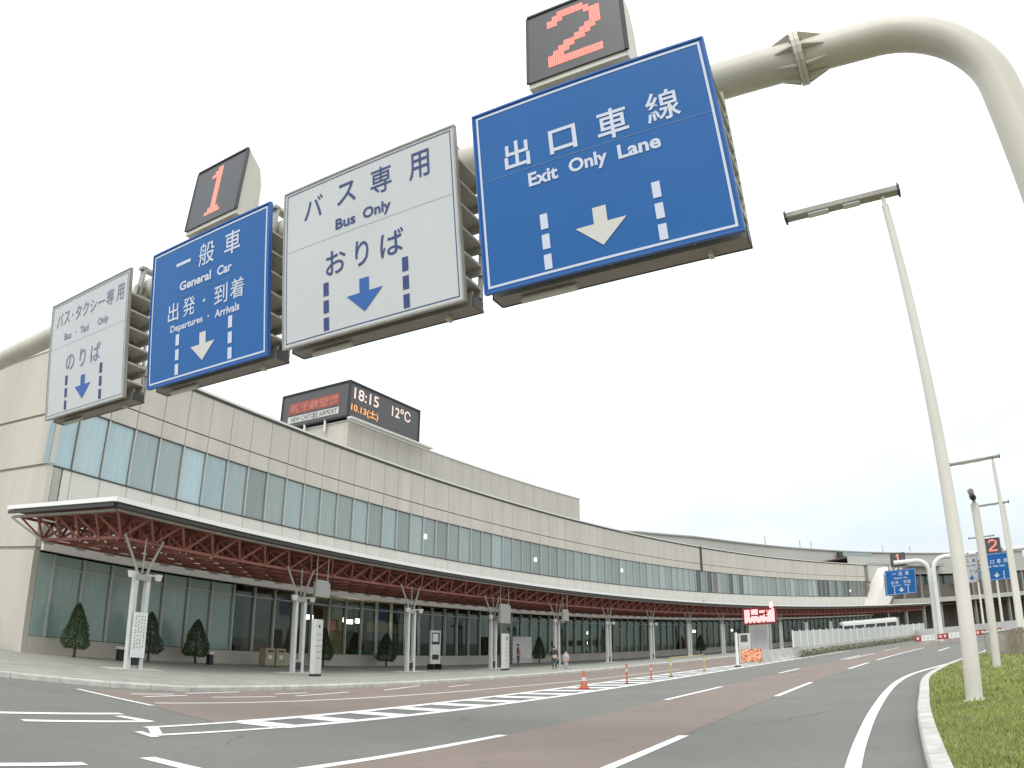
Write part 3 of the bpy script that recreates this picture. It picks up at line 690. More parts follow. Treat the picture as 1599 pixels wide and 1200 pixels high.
mb.hexa([P(RW-2.5, 136.2, 6.2), P(RW-2.5, 142.2, 6.2), P(RW+3, 142.2, 6.2), P(RW+3, 136.2, 6.2), P(RW-2.5, 144.8, 14.3), P(RW-2.5, 150.6, 14.3), P(RW+3, 150.6, 14.3), P(RW+3, 144.8, 14.3)]); mb.build('enclosure', 'whitecap', st)
mb = MB(); mb.hexa([P(RW-2.7, 142.2, 6.2), P(RW-2.7, 142.9, 6.2), P(RW+3, 142.9, 6.2), P(RW+3, 142.2, 6.2), P(RW-2.7, 150.6, 14.4), P(RW-2.7, 151.3, 14.4), P(RW+3, 151.3, 14.4), P(RW+3, 150.6, 14.4)]); mb.build('dark_edge', 'brown_in', st)

# ------------------------------------------------------------------ bus canopy with red space frame
cp = thing('bus_canopy', P(252, -2, 0), ang(-2), 'long curved canopy with white edge and red-brown steel space frame along the terminal', 'canopy')
C0, C1 = -2.2, 149.0; RF, RR = 251.0, 258.9; ZT = 6.09
mb = MB(); arcbox(mb, RF, RR, C0, C1, ZT-.10, ZT, 2.5); mb.build('roof_sheet', 'whitecap', cp)
mb = MB(); arcbox(mb, RF-.06, RF+.10, C0-.05, C1, ZT-.13, ZT+.04, 2.5); radbox(mb, RF+.1, RR, C0-.06, C0+.08, ZT-.12, ZT+.04); mb.build('fascia', 'fascia', cp)
mb = MB(); arcbox(mb, RF+.02, RF+.16, C0+.1, C1, ZT-.30, ZT-.165, 2.5); radbox(mb, RF+.17, RR, C0+.0, C0+.1, ZT-.28, ZT-.155); mb.build('gap_shade_strip', 'darktrim', cp)  # solid dark strip stands in for shade in the gap above the gutter
mb = MB(); arcbox(mb, RF+.24, RF+.36, C0+.3, C1, ZT-.40, ZT-.32, 2.5); radbox(mb, RF+.4, RR, C0+.25, C0+.38, ZT-.40, ZT-.32); mb.build('gutter', 'greymetal', cp)
mb = MB(); arcbox(mb, RF+.2, RR-.1, C0+.2, C1, ZT-.18, ZT-.105, 2.5); mb.build('deck', 'red_deck', cp)
mb = MB(); MOD = 1.56; zt, zb = ZT-.34, 4.92
MR = 1.42; rt = [RF+.55+MR*i for i in range(6)]; rbt = [RF+.55+MR*(i+.5) for i in range(5)]
nm = int((C1-C0-1)/MOD)
T = .11
for k in range(nm+1):
    s = C0+.5+k*MOD; thick = T if s < 60 else T*1.1
    for i, r in enumerate(rt):
        if k < nm: mb.bar(P(r, s, zt), P(r, s+MOD, zt), thick)
        if i < 5: mb.bar(P(r, s, zt), P(rt[i+1], s, zt), thick)
    if k == nm: break
    sb = s+MOD/2
    for i, r in enumerate(rbt):
        if k < nm-1: mb.bar(P(r, sb, zb), P(r, sb+MOD, zb), thick)
        if i < 4: mb.bar(P(r, sb, zb), P(rbt[i+1], sb, zb), thick)
        for a, b in ((rt[i], s), (rt[i+1], s), (rt[i], s+MOD), (rt[i+1], s+MOD)): mb.bar(P(r, sb, zb), P(a, b, zt), T*.8)
mb.build('space_frame', 'red_steel', cp)
mb = MB()      # white blocks imitate lit wall seen through rear gaps; one real end strut
for k in range(0, nm, 1):
    s = C0+.5+k*MOD+MOD/2
    mb.box((0, 0, 0), (.5, .12, .10), Matrix.Translation(P(rbt[4]+.02, s+.3, zb-.10)) @ Matrix.Rotation(ang(s), 4, 'Z'))
mb.bar(P(rbt[4], C0+1.2, zb), P(RR, C0+.2, ZT-.4), .09)
mb.build('lit_gap_and_strut', 'offwhite', cp)
# columns: pairs of posts with a base box and a branching head
def column_meshes():
    hc = 3.55
    a = MB()
    for x in (-.28, .28):
        a.box((x, 0, hc/2), (.17, .2, hc))
    b = [('collar', 'greymetal', MB().box((0, 0, .55), (.40, .14, .10))), ('collar', 'greymetal', MB().box((0, 0, hc-.15), (.62, .24, .22))), ('base_slab', 'kerb', MB().box((0, 0, .015), (2.3, .85, .03)))]
    for sx in (-1, 1):
        b.append(('bracket', 'bracket_grey', MB().tube([(sx*.20, 0, hc-.1), (sx*.32, .02, hc+.25), (sx*.52, .05, hc+.62), (sx*.92, .1, zb-.02)], [.06, .055, .05, .045], 10)))
        b.append(('lamp', 'whitecap', MB().tube([(sx*.62, -.2, hc-.22), (sx*.62, -.2, hc+.02)], [.11, .17], 10).bar((sx*.2, 0, hc-.05), (sx*.62, -.2, hc-.02), .05)))
    b.append(('strut', 'bracket_grey', MB().bar((0, 0, hc), (0, .0, zb-.05), .045)))
    b.append(('base_cabinet', 'black', MB().box((0, 0, .33), (.30, .18, .34))))
    return [('column', 'offwhite', a)]+b
mes = []; nms = []
for nn, mm_, q in column_meshes():
    o = q.build(nn, mm_); mes.append(o.data); nms.append(nn); bpy.data.objects.remove(o)
WBC = WM[cp.name].inverted()
for i in range(16):
    s = 9.0/251.91*252*i; L = WBC @ Matrix.Translation(P(251.91, s, .15)) @ Matrix.Rotation(ang(s), 4, 'Z')
    o = bpy.data.objects.new('column', mes[0]); COL.objects.link(o); o.parent = cp; o.location = L.to_translation(); o.rotation_euler = L.to_euler()
    if i < 11:
        for me, nn in zip(mes[1:], nms[1:]):
            if i > 6 and nn in ('lamp', 'base_cabinet'): continue
            c = bpy.data.objects.new(nn, me); COL.objects.link(c); c.parent = o

# ------------------------------------------------------------------ sign gantry over the road
PHI, DG, TAU = -0.49731796, 6.42854503, 0.16922748
gu = Vector((math.cos(PHI), math.sin(PHI), 0)); gn_ = Vector((math.sin(PHI), -math.cos(PHI), 0))
go = -gn_*DG
def gp(u, b, z): return go+gu*u-gn_*b+Vector((0, 0, z))        # u along the beam, b behind the sign line, z height
def make_gantry(name, label, grp, origin_fn, u_left, parent_loc):
    t = thing(name, parent_loc, PHI, label, 'sign gantry', grp)
    B0 = .75; zb_ = 8.38; ur = 2.37; rb = 1.2; r = .25
    path = [origin_fn(u_left, B0, zb_)]+[origin_fn(.22, B0, zb_)]
    mb = MB(); mb.tube([origin_fn(u_left, B0, zb_), origin_fn(.2, B0, zb_)], r, 24); mb.build('beam', 'beige', t, smooth=True)
    pts = [origin_fn(.24, B0, zb_)]+[origin_fn(ur-rb+rb*math.sin(a), B0, zb_-rb+rb*math.cos(a)) for a in [PI/2*i/14 for i in range(15)]]+[origin_fn(ur, B0, 0)]
    mb = MB(); mb.tube(pts, .232, 24); mb.build('right_post', 'beige', t, smooth=True)
    pts = [origin_fn(u_left+.02, B0, zb_)]+[origin_fn(u_left-rb*math.sin(a), B0, zb_-rb+rb*math.cos(a)) for a in [PI/2*i/10 for i in range(11)]]+[origin_fn(u_left-rb, B0, 0)]
    mb = MB(); mb.tube(pts, r, 24); mb.build('left_post', 'beige', t, smooth=True)
    mb = MB()
    for du in (-.027, .027): mb.tube([origin_fn(.22+du-.025, B0, zb_), origin_fn(.22+du+.025, B0, zb_)], .355, 24)
    for k in range(8):
        a = 2*PI*k/8+.2; y, z = math.cos(a), math.sin(a)
        for sg in (-1, 1):
            a_ = origin_fn(.22+sg*.06, B0+y*.235, zb_+z*.235); b_ = origin_fn(.22+sg*.06, B0+y*.345, zb_+z*.345); c_ = origin_fn(.22+sg*.34, B0+y*.235, zb_+z*.235)
            tt = (gu.cross(b_-a_)).normalized()*.012
            mb.v += [a_-tt, b_-tt, c_-tt, a_+tt, b_+tt, c_+tt]; q = len(mb.v)-6
            mb.f += [(q, q+1, q+2), (q+5, q+4, q+3), (q, q+3, q+4, q+1), (q+1, q+4, q+5, q+2), (q+2, q+5, q+3, q)]; mb.mi += [0]*5
    mb.build('flange', 'beige', t, whole=True)
    mb = MB()
    for k in range(10):
        a = 2*PI*k/10-.1; p = origin_fn(.22, B0+math.cos(a)*.30, zb_+math.sin(a)*.30); mb.tube([p-gu*.075, p+gu*.075], .02, 6)
    mb.build('flange_bolt', 'greymetal', t)
    return t
gantry = make_gantry('sign_gantry', 'beige tubular gantry spanning the road overhead, bent down at the upper right', None, gp, -21.5, tuple(gp(2.37, .75, 0)))

sv = Vector((0, 0, 1))*math.cos(TAU)+gn_*math.sin(TAU); sn = gu.cross(sv)
def sign_matrix(uc): # plane of a panel: x along the beam, y up the panel, z towards the drivers
    o = go+gu*uc+Vector((0, 0, 7.0))
    return Matrix(((gu.x, sv.x, sn.x, o.x), (gu.y, sv.y, sn.y, o.y), (gu.z, sv.z, sn.z, o.z), (0, 0, 0, 1)))
HW, HH = 1.585, 1.27
ARROW = [(-.085, -.56), (-.085, -.765), (-.32, -.765), (0, -1.05), (.32, -.765), (.085, -.765), (.085, -.56)]
def make_sign(name, uc, blue, rows, label, arrow_y=0):
    t = thing(name, tuple(gp(uc, .3, 5.7)), PHI, label, 'road sign', 'lane signs on the gantry')
    m_ = sign_matrix(uc); fg = 'letter_white' if blue else ('letter_faded' if uc < -12 else 'letter_blue')
    mb = MB(); mb.box((0, 0, -.03), (2*HW, 2*HH, .05), m_); mb.build('panel', 'blue' if blue else 'white_sign', t)
    e, q = (.045, .075) if blue else (.055, .068)
    mb = MB()
    def fr(i, j, a):
        for x0, y0, x1, y1 in ((-HW+i, -HH+i, HW-i, -HH+j), (-HW+i, HH-j, HW-i, HH-i), (-HW+i, -HH+j, -HW+j, HH-j), (HW-j, -HH+j, HW-i, HH-j)): mb.poly([m_ @ Vector((x, y, a)) for x, y in ((x0, y0), (x1, y0), (x1, y1), (x0, y1))])
    fr(e, q, .0); mb.build('border', fg, t)
    mb = MB()
    for x0, y0, x1, y1 in ((-HW-.015, -HH-.015, HW+.015, -HH+.012), (-HW-.015, HH-.012, HW+.015, HH+.015)): mb.box(((x0+x1)/2, (y0+y1)/2, -.026), (x1-x0, y1-y0, .07), m_)
    for x in (-HW-.002, HW+.002): mb.box((x, 0, -.026), (.026, 2*HH-.03, .07), m_)
    mb.build('edge_trim', 'arrow_blue' if blue else 'greymetal', t)
    rects('seam', [(-HW+.08, .232, HW-.08, .237)], 'panel_seam', m_, t, .0015)
    for nme, items in rows: lettering(nme, items, fg, m_, t, .002)
    rects('arrow', [ARROW], 'arrow_white' if blue else 'arrow_blue', m_, t, .002)
    rects('lane_dashes', [(sx*.71-.05, a, sx*.71+.05, b) for sx in (-1, 1) for a, b in ((-.65, -.45), (-.91, -.72), (-1.17, -.98))], 'letter_white' if blue else 'letter_blue', m_, t, .002)
    # rear frame: hangers from the beam, ribs, side plates, bottom tray
    mb = MB()
    for du in (-1.0, 0, 1.0):
        mb.box((0, 0, 0), (.12, .02, 2.5), Matrix.Translation(gp(uc+du, .33, 7.06)) @ Matrix.Rotation(PHI, 4, 'Z')); mb.box((0, 0, 0), (.02, .16, 2.5), Matrix.Translation(gp(uc+du, .42, 7.06)) @ Matrix.Rotation(PHI, 4, 'Z')); mb.box((0, 0, 0), (.12, .02, 2.5), Matrix.Translation(gp(uc+du, .51, 7.06)) @ Matrix.Rotation(PHI, 4, 'Z'))
        mb.box((0, 0, 0), (.16, .45, .06), Matrix.Translation(gp(uc+du, .62, 8.07)) @ Matrix.Rotation(PHI, 4, 'Z')); mb.box((0, 0, 0), (.16, .45, .06), Matrix.Translation(gp(uc+du, .55, 8.70)) @ Matrix.Rotation(PHI, 4, 'Z'))
        mb.box((0, 0, 0), (.16, .05, .66), Matrix.Translation(gp(uc+du, .41, 8.4)) @ Matrix.Rotation(PHI, 4, 'Z'))
    mb.build('hanger', 'greymetal', t)
    mb = MB()
    for z in (6.08, 6.42, 6.76, 7.10, 7.44, 7.78):
        b0 = .21-(z-5.75)*math.tan(TAU)+.05
        mb.box((0, 0, 0), (2*HW+.02, .60-b0, .035), Matrix.Translation(gp(uc, (b0+.60)/2, z)) @ Matrix.Rotation(PHI, 4, 'Z'))
        mb.box((0, 0, 0), (2*HW+.02, .025, .15), Matrix.Translation(gp(uc, .613, z-.055)) @ Matrix.Rotation(PHI, 4, 'Z'))
    mb.build('rib', 'rib', t, whole=True)
    mb = MB()
    for sg in (-1, 1):
        x = uc+sg*(HW-.03); mb.bar(gp(x, .655, 5.78), gp(x, .655, 8.1), .05, .07)
    mb.build('side_post', 'greymetal', t)
    mb = MB(); mb.bar(gp(uc-HW+.1, .70, 5.85), gp(uc-HW+.75, .70, 8.0), .06); mb.build('brace', 'beige', t)
    mb = MB(); mb.bar(gp(uc+HW-.12, .70, 5.85), gp(uc+HW-.6, .70, 8.0), .05); mb.build('brace', 'beige', t)
    def gbox(u0, u1, b0, b1, z0, z1): mb.hexa([gp(u0, b0, z0), gp(u1, b0, z0), gp(u1, b1, z0), gp(u0, b1, z0), gp(u0, b0, z1), gp(u1, b0, z1), gp(u1, b1, z1), gp(u0, b1, z1)])
    mb = MB(); gbox(uc-HW, uc+HW, .42, .66, 5.765, 5.785); gbox(uc-HW, uc+HW, .42, .44, 5.786, 5.97); mb.build('bottom_tray', 'tray', t, whole=True)
    mb = MB(); gbox(uc-HW-.012, uc+HW+.012, .662, .685, 5.76, 5.80); gbox(uc-HW-.016, uc-HW-.002, .41, .66, 5.755, 5.90); gbox(uc+HW+.002, uc+HW+.016, .41, .66, 5.755, 5.90); mb.build('tray_lip', 'darktrim', t, whole=True)
    mb = MB(); mb.tube([gp(uc-HW+.35, .52, 5.71), gp(uc-.5, .52, 5.71)], .045, 10); mb.build('conduit', 'beige', t)
    mb = MB(); mb.box((0, 0, 0), (.05, .12, .06), Matrix.Translation(gp(uc+HW-.45, .56, 5.735)) @ Matrix.Rotation(PHI, 4, 'Z')); mb.build('clamp', 'beige', t)
    return t
cc = lambda txt, xs, y, w_, h_, b: [(c, x, y, w_, h_, b) for c, x in zip(txt, xs)]
UC = [-13.40, -9.42, -5.896, -2.412]
rows4 = [('kanji_row', [('出', -.985, .485, .36, .40, .017), ('口', -.345, .48, .37, .34, .018), ('車', .315, .48, .40, .42, .013), ('線', .955, .505, .41, .41, .010)]), ('english_row', [('Exit', -.66, .06, .40, .19, .030), ('Only', -.06, .045, .50, .24, .030), ('Lane', .59, .06, .53, .19, .030)])]
rows3 = [('japanese_row', [('バ', -.97, .85, .38, .36, .006), ('ス', -.31, .87, .36, .34, .006), ('専', .335, .86, .38, .42, .004), ('用', 1.0, .86, .34, .42, .006)]), ('english_row', [('Bus', -.33, .41, .38, .17, .024), ('Only', .25, .395, .50, .22, .024)]), ('hiragana_row', [('お', -.52, -.175, .38, .37, .006), ('り', -.03, -.175, .24, .39, .006), ('ば', .5, -.175, .40, .37, .006)])]
rows2 = [('kanji_row', [('一', -.635, .86, .42, .06, .010), ('般', .02, .85, .42, .42, .006), ('車', .70, .85, .40, .42, .008)]), ('english_row', [('General', -.27, .42, .88, .17, .032), ('Car', .52, .42, .38, .17, .032)]), ('kanji_row', [('出', -.865, -.01, .31, .34, .010), ('発', -.41, -.01, .34, .34, .006), ('・', .01, -.01, .06, .06, .01), ('到', .45, -.01, .34, .34, .006), ('着', .86, -.01, .34, .34, .006)]), ('english_row', [('Departures', -.47, -.34, .92, .16, .026), ('·', .14, -.32, .04, .04, .01), ('Arrivals', .62, -.33, .62, .14, .026)])]
rows1 = [('japanese_row', [('バ', -1.19, .86, .27, .30, .004), ('ス', -.88, .86, .26, .28, .004), ('・', -.63, .86, .05, .06, .01), ('タ', -.38, .86, .24, .30, .004), ('ク', -.07, .86, .25, .30, .004), ('シ', .25, .85, .26, .27, .004), ('ー', .57, .85, .26, .035, .01), ('専', .90, .86, .28, .33, .002), ('用', 1.28, .86, .25, .33, .004)]), ('english_row', [('Bus', -.77, .43, .30, .15, .010), ('·', -.44, .44, .04, .04, .01), ('Taxi', -.06, .43, .34, .15, .010), ('Only', .68, .415, .40, .19, .010)]), ('hiragana_row', [('の', -.59, -.18, .36, .33, .006), ('り', -.06, -.18, .24, .38, .006), ('ば', .46, -.18, .38, .37, .006)])]
signs = [make_sign('overhead_sign', UC[0], False, rows1, 'white overhead sign reading Bus Taxi Only with a blue arrow, leftmost on the gantry'),
         make_sign('overhead_sign', UC[1], True, rows2, 'blue overhead sign reading General Car, Departures and Arrivals'),
         make_sign('overhead_sign', UC[2], False, rows3, 'white overhead sign reading Bus Only between the two blue signs'),
         make_sign('overhead_sign', UC[3], True, rows4, 'large blue overhead sign reading Exit Only Lane, nearest the camera')]
DIG = {'1': ["...##...", "..###...", ".####...", "...##...", "...##...", "...##...", "...##...", "...##...", "...##...", "...##...", "...##...", "...##...", "..####..", ".######."],
       '2': ["..#####...", ".#######..", "###....###", "##......##", "........##", "........##", ".......###", "......###.", ".....###..", "...####...", "..###.....", ".###......", "###.......", "##########", "##########"]}
def make_led(name, uc, dig, m_on, label):
    t = thing(name, tuple(gp(uc, .5, 8.9)), PHI, label, 'lane number display', 'lane number displays on the gantry')
    prof = [(.30, 8.93), (.30, 10.42), (.66, 10.15), (.76, 9.8), (.82, 8.93)]; hw = .745
    mb = MB(); mb.loftbox([[gp(uc+x, b, z) for b, z in prof] for x in (-hw, hw)]); mb.build('housing', 'beige', t)
    mb = MB(); mb.hexa([gp(uc-hw+.02, .27, 9.02), gp(uc+hw-.02, .27, 9.02), gp(uc+hw-.02, .297, 9.02), gp(uc-hw+.02, .297, 9.02), gp(uc-hw+.02, .27, 10.40), gp(uc+hw-.02, .27, 10.40), gp(uc+hw-.02, .297, 10.40), gp(uc-hw+.02, .297, 10.40)]); mb.build('display_face', 'display', t)
    mb = MB()
    mb.bar(gp(uc-hw, .28, 10.42), gp(uc+hw, .28, 10.42), .06, .04); mb.bar(gp(uc-hw, .28, 9.02), gp(uc-hw, .28, 10.4), .035, .06); mb.bar(gp(uc+hw, .28, 9.02), gp(uc+hw, .28, 10.4), .035, .06); mb.build('frame', 'black', t)
    g = DIG[dig]; mb = MB(); nr = len(g); nc = len(g[0]); hgt = 1.12; wd = .60 if dig == '1' else .84; cy = 9.74
    for r, row in enumerate(g):
        for c, ch in enumerate(row):
            if ch == '#':
                for k in range(3):
                    for l in range(3):
                        x = uc-wd/2+(c+(k+.5)/3)*wd/nc+random.uniform(-.002, .002); z = cy+hgt/2-(r+(l+.5)/3)*hgt/nr; q = min(wd/nc, hgt/nr)/3*.42
                        mb.poly([gp(x-q, .266, z-q*1.15), gp(x+q, .266, z-q*1.15), gp(x+q, .266, z+q*1.15), gp(x-q, .266, z+q*1.15)])
    mb.build('digit', m_on, t)
    mb = MB(); 
    for du in (-.5, .5): mb.box((0, 0, 0), (.1, .5, .30), Matrix.Translation(gp(uc+du, .7, 8.80)) @ Matrix.Rotation(PHI, 4, 'Z'))
    mb.build('bracket', 'greymetal', t); return t
led1 = make_led('lane_number_display', -10.16, '1', 'led_dim', 'boxed red LED numeral 1 above the General Car sign')
led2 = make_led('lane_number_display', -2.65, '2', 'led_red', 'boxed red LED numeral 2 above the Exit Only Lane sign')

# the same equipment again, far down the road
def far_copy(o, u_from, px, py_bottom, dist, label, grp, zshift=0., rz=0.62, scale=(1, 1, 1)):
    d = sight(px, py_bottom); h = math.hypot(d.x, d.y); x, y = d.x/h*dist, d.y/h*dist
    c = dup(o, (x, y, 0), rz+PHI*0, label, scale=scale); c['group'] = grp; return c, (x, y)
def place_far(o, px, py, dist, label, grp, dz):
    d = sight(px, py); h = math.hypot(d.x, d.y); z = EYE+d.z/h*dist
    c = dup(o, (d.x/h*dist, d.y/h*dist, z+dz), FAR_RZ, label); c['group'] = grp; return c
FAR_RZ = rad(-18)
place_far(signs[1], 1408, 929, 80, 'small distant blue lane sign under the far numeral 1', 'distant lane signs', 0)
place_far(led1, 1403, 887, 80, 'tiny distant red LED numeral 1 over the far blue sign', 'distant lane number displays', 0)
place_far(signs[2], 1518, 911, 78, 'small distant white lane sign right of the nearest lamp post', 'distant lane signs', 0)
place_far(signs[3], 1557, 907, 76, 'small distant blue lane sign under the far numeral 2', 'distant lane signs', 0)
place_far(led2, 1551, 866, 76, 'tiny distant red LED numeral 2 near the right edge', 'distant lane number displays', 0)
def portal(px, pybeam, dist, span, side, label):
    d = sight(px, 985); h = math.hypot(d.x, d.y); x, y = d.x/h*dist, d.y/h*dist
    t = thing('sign_gantry', (x, y, 0), FAR_RZ, label, 'sign gantry', 'distant sign gantries')
    ux, uy = math.cos(FAR_RZ), math.sin(FAR_RZ); zz = 8.3; rb_ = 1.3
    f = lambda u, z: Vector((x+ux*u, y+uy*u, z))
    pts = [f(0, 0)]+[f(side*(rb_-rb_*math.cos(a)), zz-rb_+rb_*math.sin(a)) for a in [PI/2*i/8 for i in range(9)]]+[f(side*span, zz)]
    mb = MB(); mb.tube(pts, .24, 14); mb.build('post', 'white', t, smooth=True)
    mb = MB(); mb.tube([f(side*(span+.01), zz), f(side*(span+.06), zz)], .3, 14); mb.build('end_plate', 'greymetal', t)
    return t
portal(1462, 890, 80.3, 3.6, -1, 'distant white tubular gantry post bending left over the far road')
portal(1469, 885, 79, 11, 1, 'distant white tubular gantry post bending right toward the lamp posts')

# ------------------------------------------------------------------ street lamps
def lamp_proto():
    t = thing('street_lamp', (0, 0, 0), 0, 'x', 'street lamp', 'street lamps along the verge')
    mb = MB(); mb.tube([(0, 0, 0), (0, 0, 1.3), (0, 0, 1.32), (0, 0, 10.75)], [.165, .155, .148, .085], 20); mb.build('pole', 'pole', t, smooth=True)
    mb = MB(); mb.tube([(0, 0, 10.74), (0, 0, 11.0)], .05, 10); mb.box((0, 0, .01), (.42, .42, .03)); mb.build('spigot', 'pole', t)
    mb = MB(); mb.box((.02, .075, .75), (.06, .2, .5)); mb.build('service_hatch', 'pole', t)
    # head: long shallow box along local x, offset to -x
    mb = MB(); mb.hexa([(-2.33, -.13, 11.0), (.38, -.13, 11.0), (.38, .13, 11.0), (-2.33, .13, 11.0), (-2.33, -.15, 11.14), (.38, -.15, 11.14), (.38, .15, 11.14), (-2.33, .15, 11.14)]); mb.build('lamp_head', 'greymetal', t, bevel=.02)
    mb = MB(); mb.box((-2.35, 0, 11.06), (.05, .32, .19)); mb.box((.40, 0, 11.06), (.05, .32, .19)); mb.build('end_cap', 'black', t)
    mb = MB(); mb.box((-1.55, 0, 10.985), (.5, .2, .04)); mb.box((-.75, 0, 10.985), (.4, .2, .04)); mb.build('lens', 'white', t)
    mb = MB(); mb.tube([(-2.35, 0, 11.14), (-2.35, 0, 11.30)], .012, 6); mb.tube([(.40, 0, 11.14), (.40, 0, 11.30)], .012, 6); mb.build('bird_spike', 'black', t)
    return t
lp = lamp_proto()
def lamp_at(x, y, rz, label, first=False, sc=1.):
    if first: lp.location = (x, y, .12); lp.rotation_euler = (0, 0, rz); lp['label'] = label; return lp
    return dup(lp, (x, y, .12), rz, label, scale=(1, 1, sc))
A_L = math.atan2(12.45-13.83, 8.95-6.62)
lamp_at(8.6, 12.7, A_L, 'tall beige street lamp with flat box head, nearest on the grass verge', True)
lamp_at(26.0, 33.6, rad(-36), 'street lamp second in line, flat head clear of the near post', sc=.905)
lamp_at(38.6, 49.5, rad(-30), 'street lamp third in line, its head crossing behind the second lamp', sc=.935)
lamp_at(52.0, 70.0, rad(-25), 'small far street lamp with its head showing just right of the near post', sc=.94)
lamp_at(60.5, 85.5, rad(-22), 'smallest farthest street lamp behind the near post', sc=.93)
# floodlight / camera mast between the lamps
b = G(1557, 1043, .13)
t = thing('camera_mast', tuple(b), rad(-35), 'pale square mast with a black camera on top, on the verge', 'camera mast')
mb = MB(); mb.tube([b, b+Vector((0, 0, 5.1))], .13, 16); mb.build('pole', 'pole', t, smooth=True)
m_ = Matrix.Translation(b+Vector((-.05, 0, 5.35))) @ Matrix.Rotation(rad(-120), 4, 'Z') @ Matrix.Rotation(rad(18), 4, 'Y')
mb = MB(); mb.box((.08, 0, 0), (.42, .15, .14), m_); mb.tube([m_ @ Vector((.29, 0, 0)), m_ @ Vector((.40, 0, 0))], [.07, .09], 12); mb.build('camera_body', 'black', t)
mb = MB(); mb.tube([m_ @ Vector((-.32, 0, .12)), m_ @ Vector((-.12, 0, .12))], .1, 12); mb.tube([b+Vector((0, 0, 5.08)), b+Vector((0, 0, 5.3))], .06, 8); mb.build('bracket', 'greymetal', t)

# ------------------------------------------------------------------ clipped conifers along the facade
def conifer(seed):
    rnd = random.Random(seed); t = thing('conifer', (0, 0, 0), 0, 'x', 'tree', 'clipped conifers along the terminal wall')
    mb = MB(); mb.tube([(0, 0, 0), (.02, 0, .5), (0, .02, 1.7)], [.07, .05, .02], 8)
    for k in range(5): a = k*2.5; mb.tube([(0, 0, .45+k*.2), (math.cos(a)*.35, math.sin(a)*.35, .75+k*.2)], [.025, .008], 5)
    mb.build('trunk', 'bark', t)
    mb = MB()
    for i in range(6500):
        z = rnd.random()**1.15; r = .72*(1-z)**.66*min(1, .6+z*3.5); a = rnd.random()*2*PI
        r *= (.55+.45*rnd.random()**.5)*(1+.10*math.sin(a*3+z*9+seed)+.08*math.sin(a*7+z*21)); c = Vector((math.cos(a)*r, math.sin(a)*r, .38+z*1.95+rnd.gauss(0, .02)))
        q = rnd.uniform(.02, .045); v1 = Vector((rnd.gauss(0, 1), rnd.gauss(0, 1), rnd.gauss(0, 1))).normalized()*q; v2 = Vector((math.cos(a)*.5+rnd.gauss(0, .3), math.sin(a)*.5+rnd.gauss(0, .3), 1)).normalized()*q*1.6
        mb.poly([c-v1, c+v2*.2+v1, c+v2])
    mb.build('crown', 'leaf', t)
    return t
def on_arc(px, py, R):
    d = sight(px, py); h = math.hypot(d.x, d.y); x, y = d.x/h, d.y/h; b = x*CX+y*CY; t = b+math.sqrt(b*b-(CX*CX+CY*CY-R*R)); return Vector((x*t, y*t, 0))
def planter_spots():
    return [(115, 'standing alone left of the notice board'), (231, 'partly hidden behind the first canopy column'), (305, 'between the first column and the khaki bins'), (505, 'just right of the nearest grey pylon'),
            (603, 'behind the glass seats left of the third column'), (842, 'beside the white information panel'), (1095, 'far along the arcade, left of the booth')]
con = [conifer(1), conifer(5)]
for i, (s, where) in enumerate(planter_spots()):
    loc = on_arc(s, 1030, RW-1.35); loc.z = .15; src = con[i % 2]; lab = 'dark green cone-shaped conifer '+where
    if i < 2: src.location = loc; src['label'] = lab
    else: dup(src, loc, random.random()*6, lab, scale=(random.uniform(.9, 1.1),)*2+(random.uniform(.93, 1.06),))

# ------------------------------------------------------------------ furniture on the pavement
def board(mb, m_, w_, d_, z0, z1): mb.box((0, 0, (z0+z1)/2), (w_, d_, z1-z0), m_)
def loc_m(s, R, z=.15, da=0.): return Matrix.Translation(P(R, s, z)) @ Matrix.Rotation(ang(s)+da, 4, 'Z')
t = thing('notice_banner', P(251.7, 0, .15), ang(0), 'white vertical notice board fixed to the first canopy column', 'notice board')
m_ = loc_m(0, 251.72); mb = MB(); board(mb, m_, .62, .04, .45, 2.1); mb.build('board', 'white', t)
mb = MB()
rr = random.Random(3)
for x in (-.20, -.07, .06, .19):
    z = 1.95
    while z > .75:
        hgt = rr.uniform(.03, .09); mb.box((x+rr.uniform(-.01, .01), -.022, z), (.055, .004, hgt), m_); z -= hgt+rr.uniform(.03, .07)
mb.build('printed_text', 'greymetal', t)
def pylon(name, s, R, w_, hgt, label, mtl='offwhite', da=0., grp='grey bus stop pylons'):
    t = thing(name, P(R, s, .15), ang(s)+da, label, 'bus stop sign', grp); m_ = loc_m(s, R, .15, da)
    mb = MB(); board(mb, m_, w_, .22, .10, hgt); mb.build('panel', mtl, t, bevel=.01)
    mb = MB(); board(mb, m_, w_*.85, .3, 0, .1); mb.build('base', 'black', t)
    mb = MB(); mb.box((0, -.113, hgt-.30), (w_*.22, .004, w_*.22), m_); mb.build('route_number', 'black', t)
    mb = MB()
    for k in range(5): mb.box((0, -.113, hgt-.65-k*.25), (w_*(.45+.2*((k*7) % 3)/2), .004, .06), m_)
    mb.build('timetable_text', 'greymetal', t); return t
pylon('bus_stop_pylon', 7.7, 249.6, .62, 2.45, 'tall grey bus stop pylon right of the second canopy column', da=rad(12))
pylon('bus_stop_pylon', 25.1, 249.8, .95, 2.3, 'grey bus stop pylon right of the fourth canopy column', da=rad(12))
t = thing('poster_stand', P(254.8, 22.8, .15), ang(23), 'framed white poster stand beside the third canopy column', 'poster stand'); m_ = loc_m(22.8, 253.6)
mb = MB(); board(mb, m_, 1.05, .1, .35, 2.45); mb.build('frame', 'offwhite', t)
mb = MB(); mb.box((0, -.055, 1.95), (.85, .01, .75), m_); mb.box((0, -.055, .78), (.7, .01, .32), m_); mb.build('poster', ['black'], t)
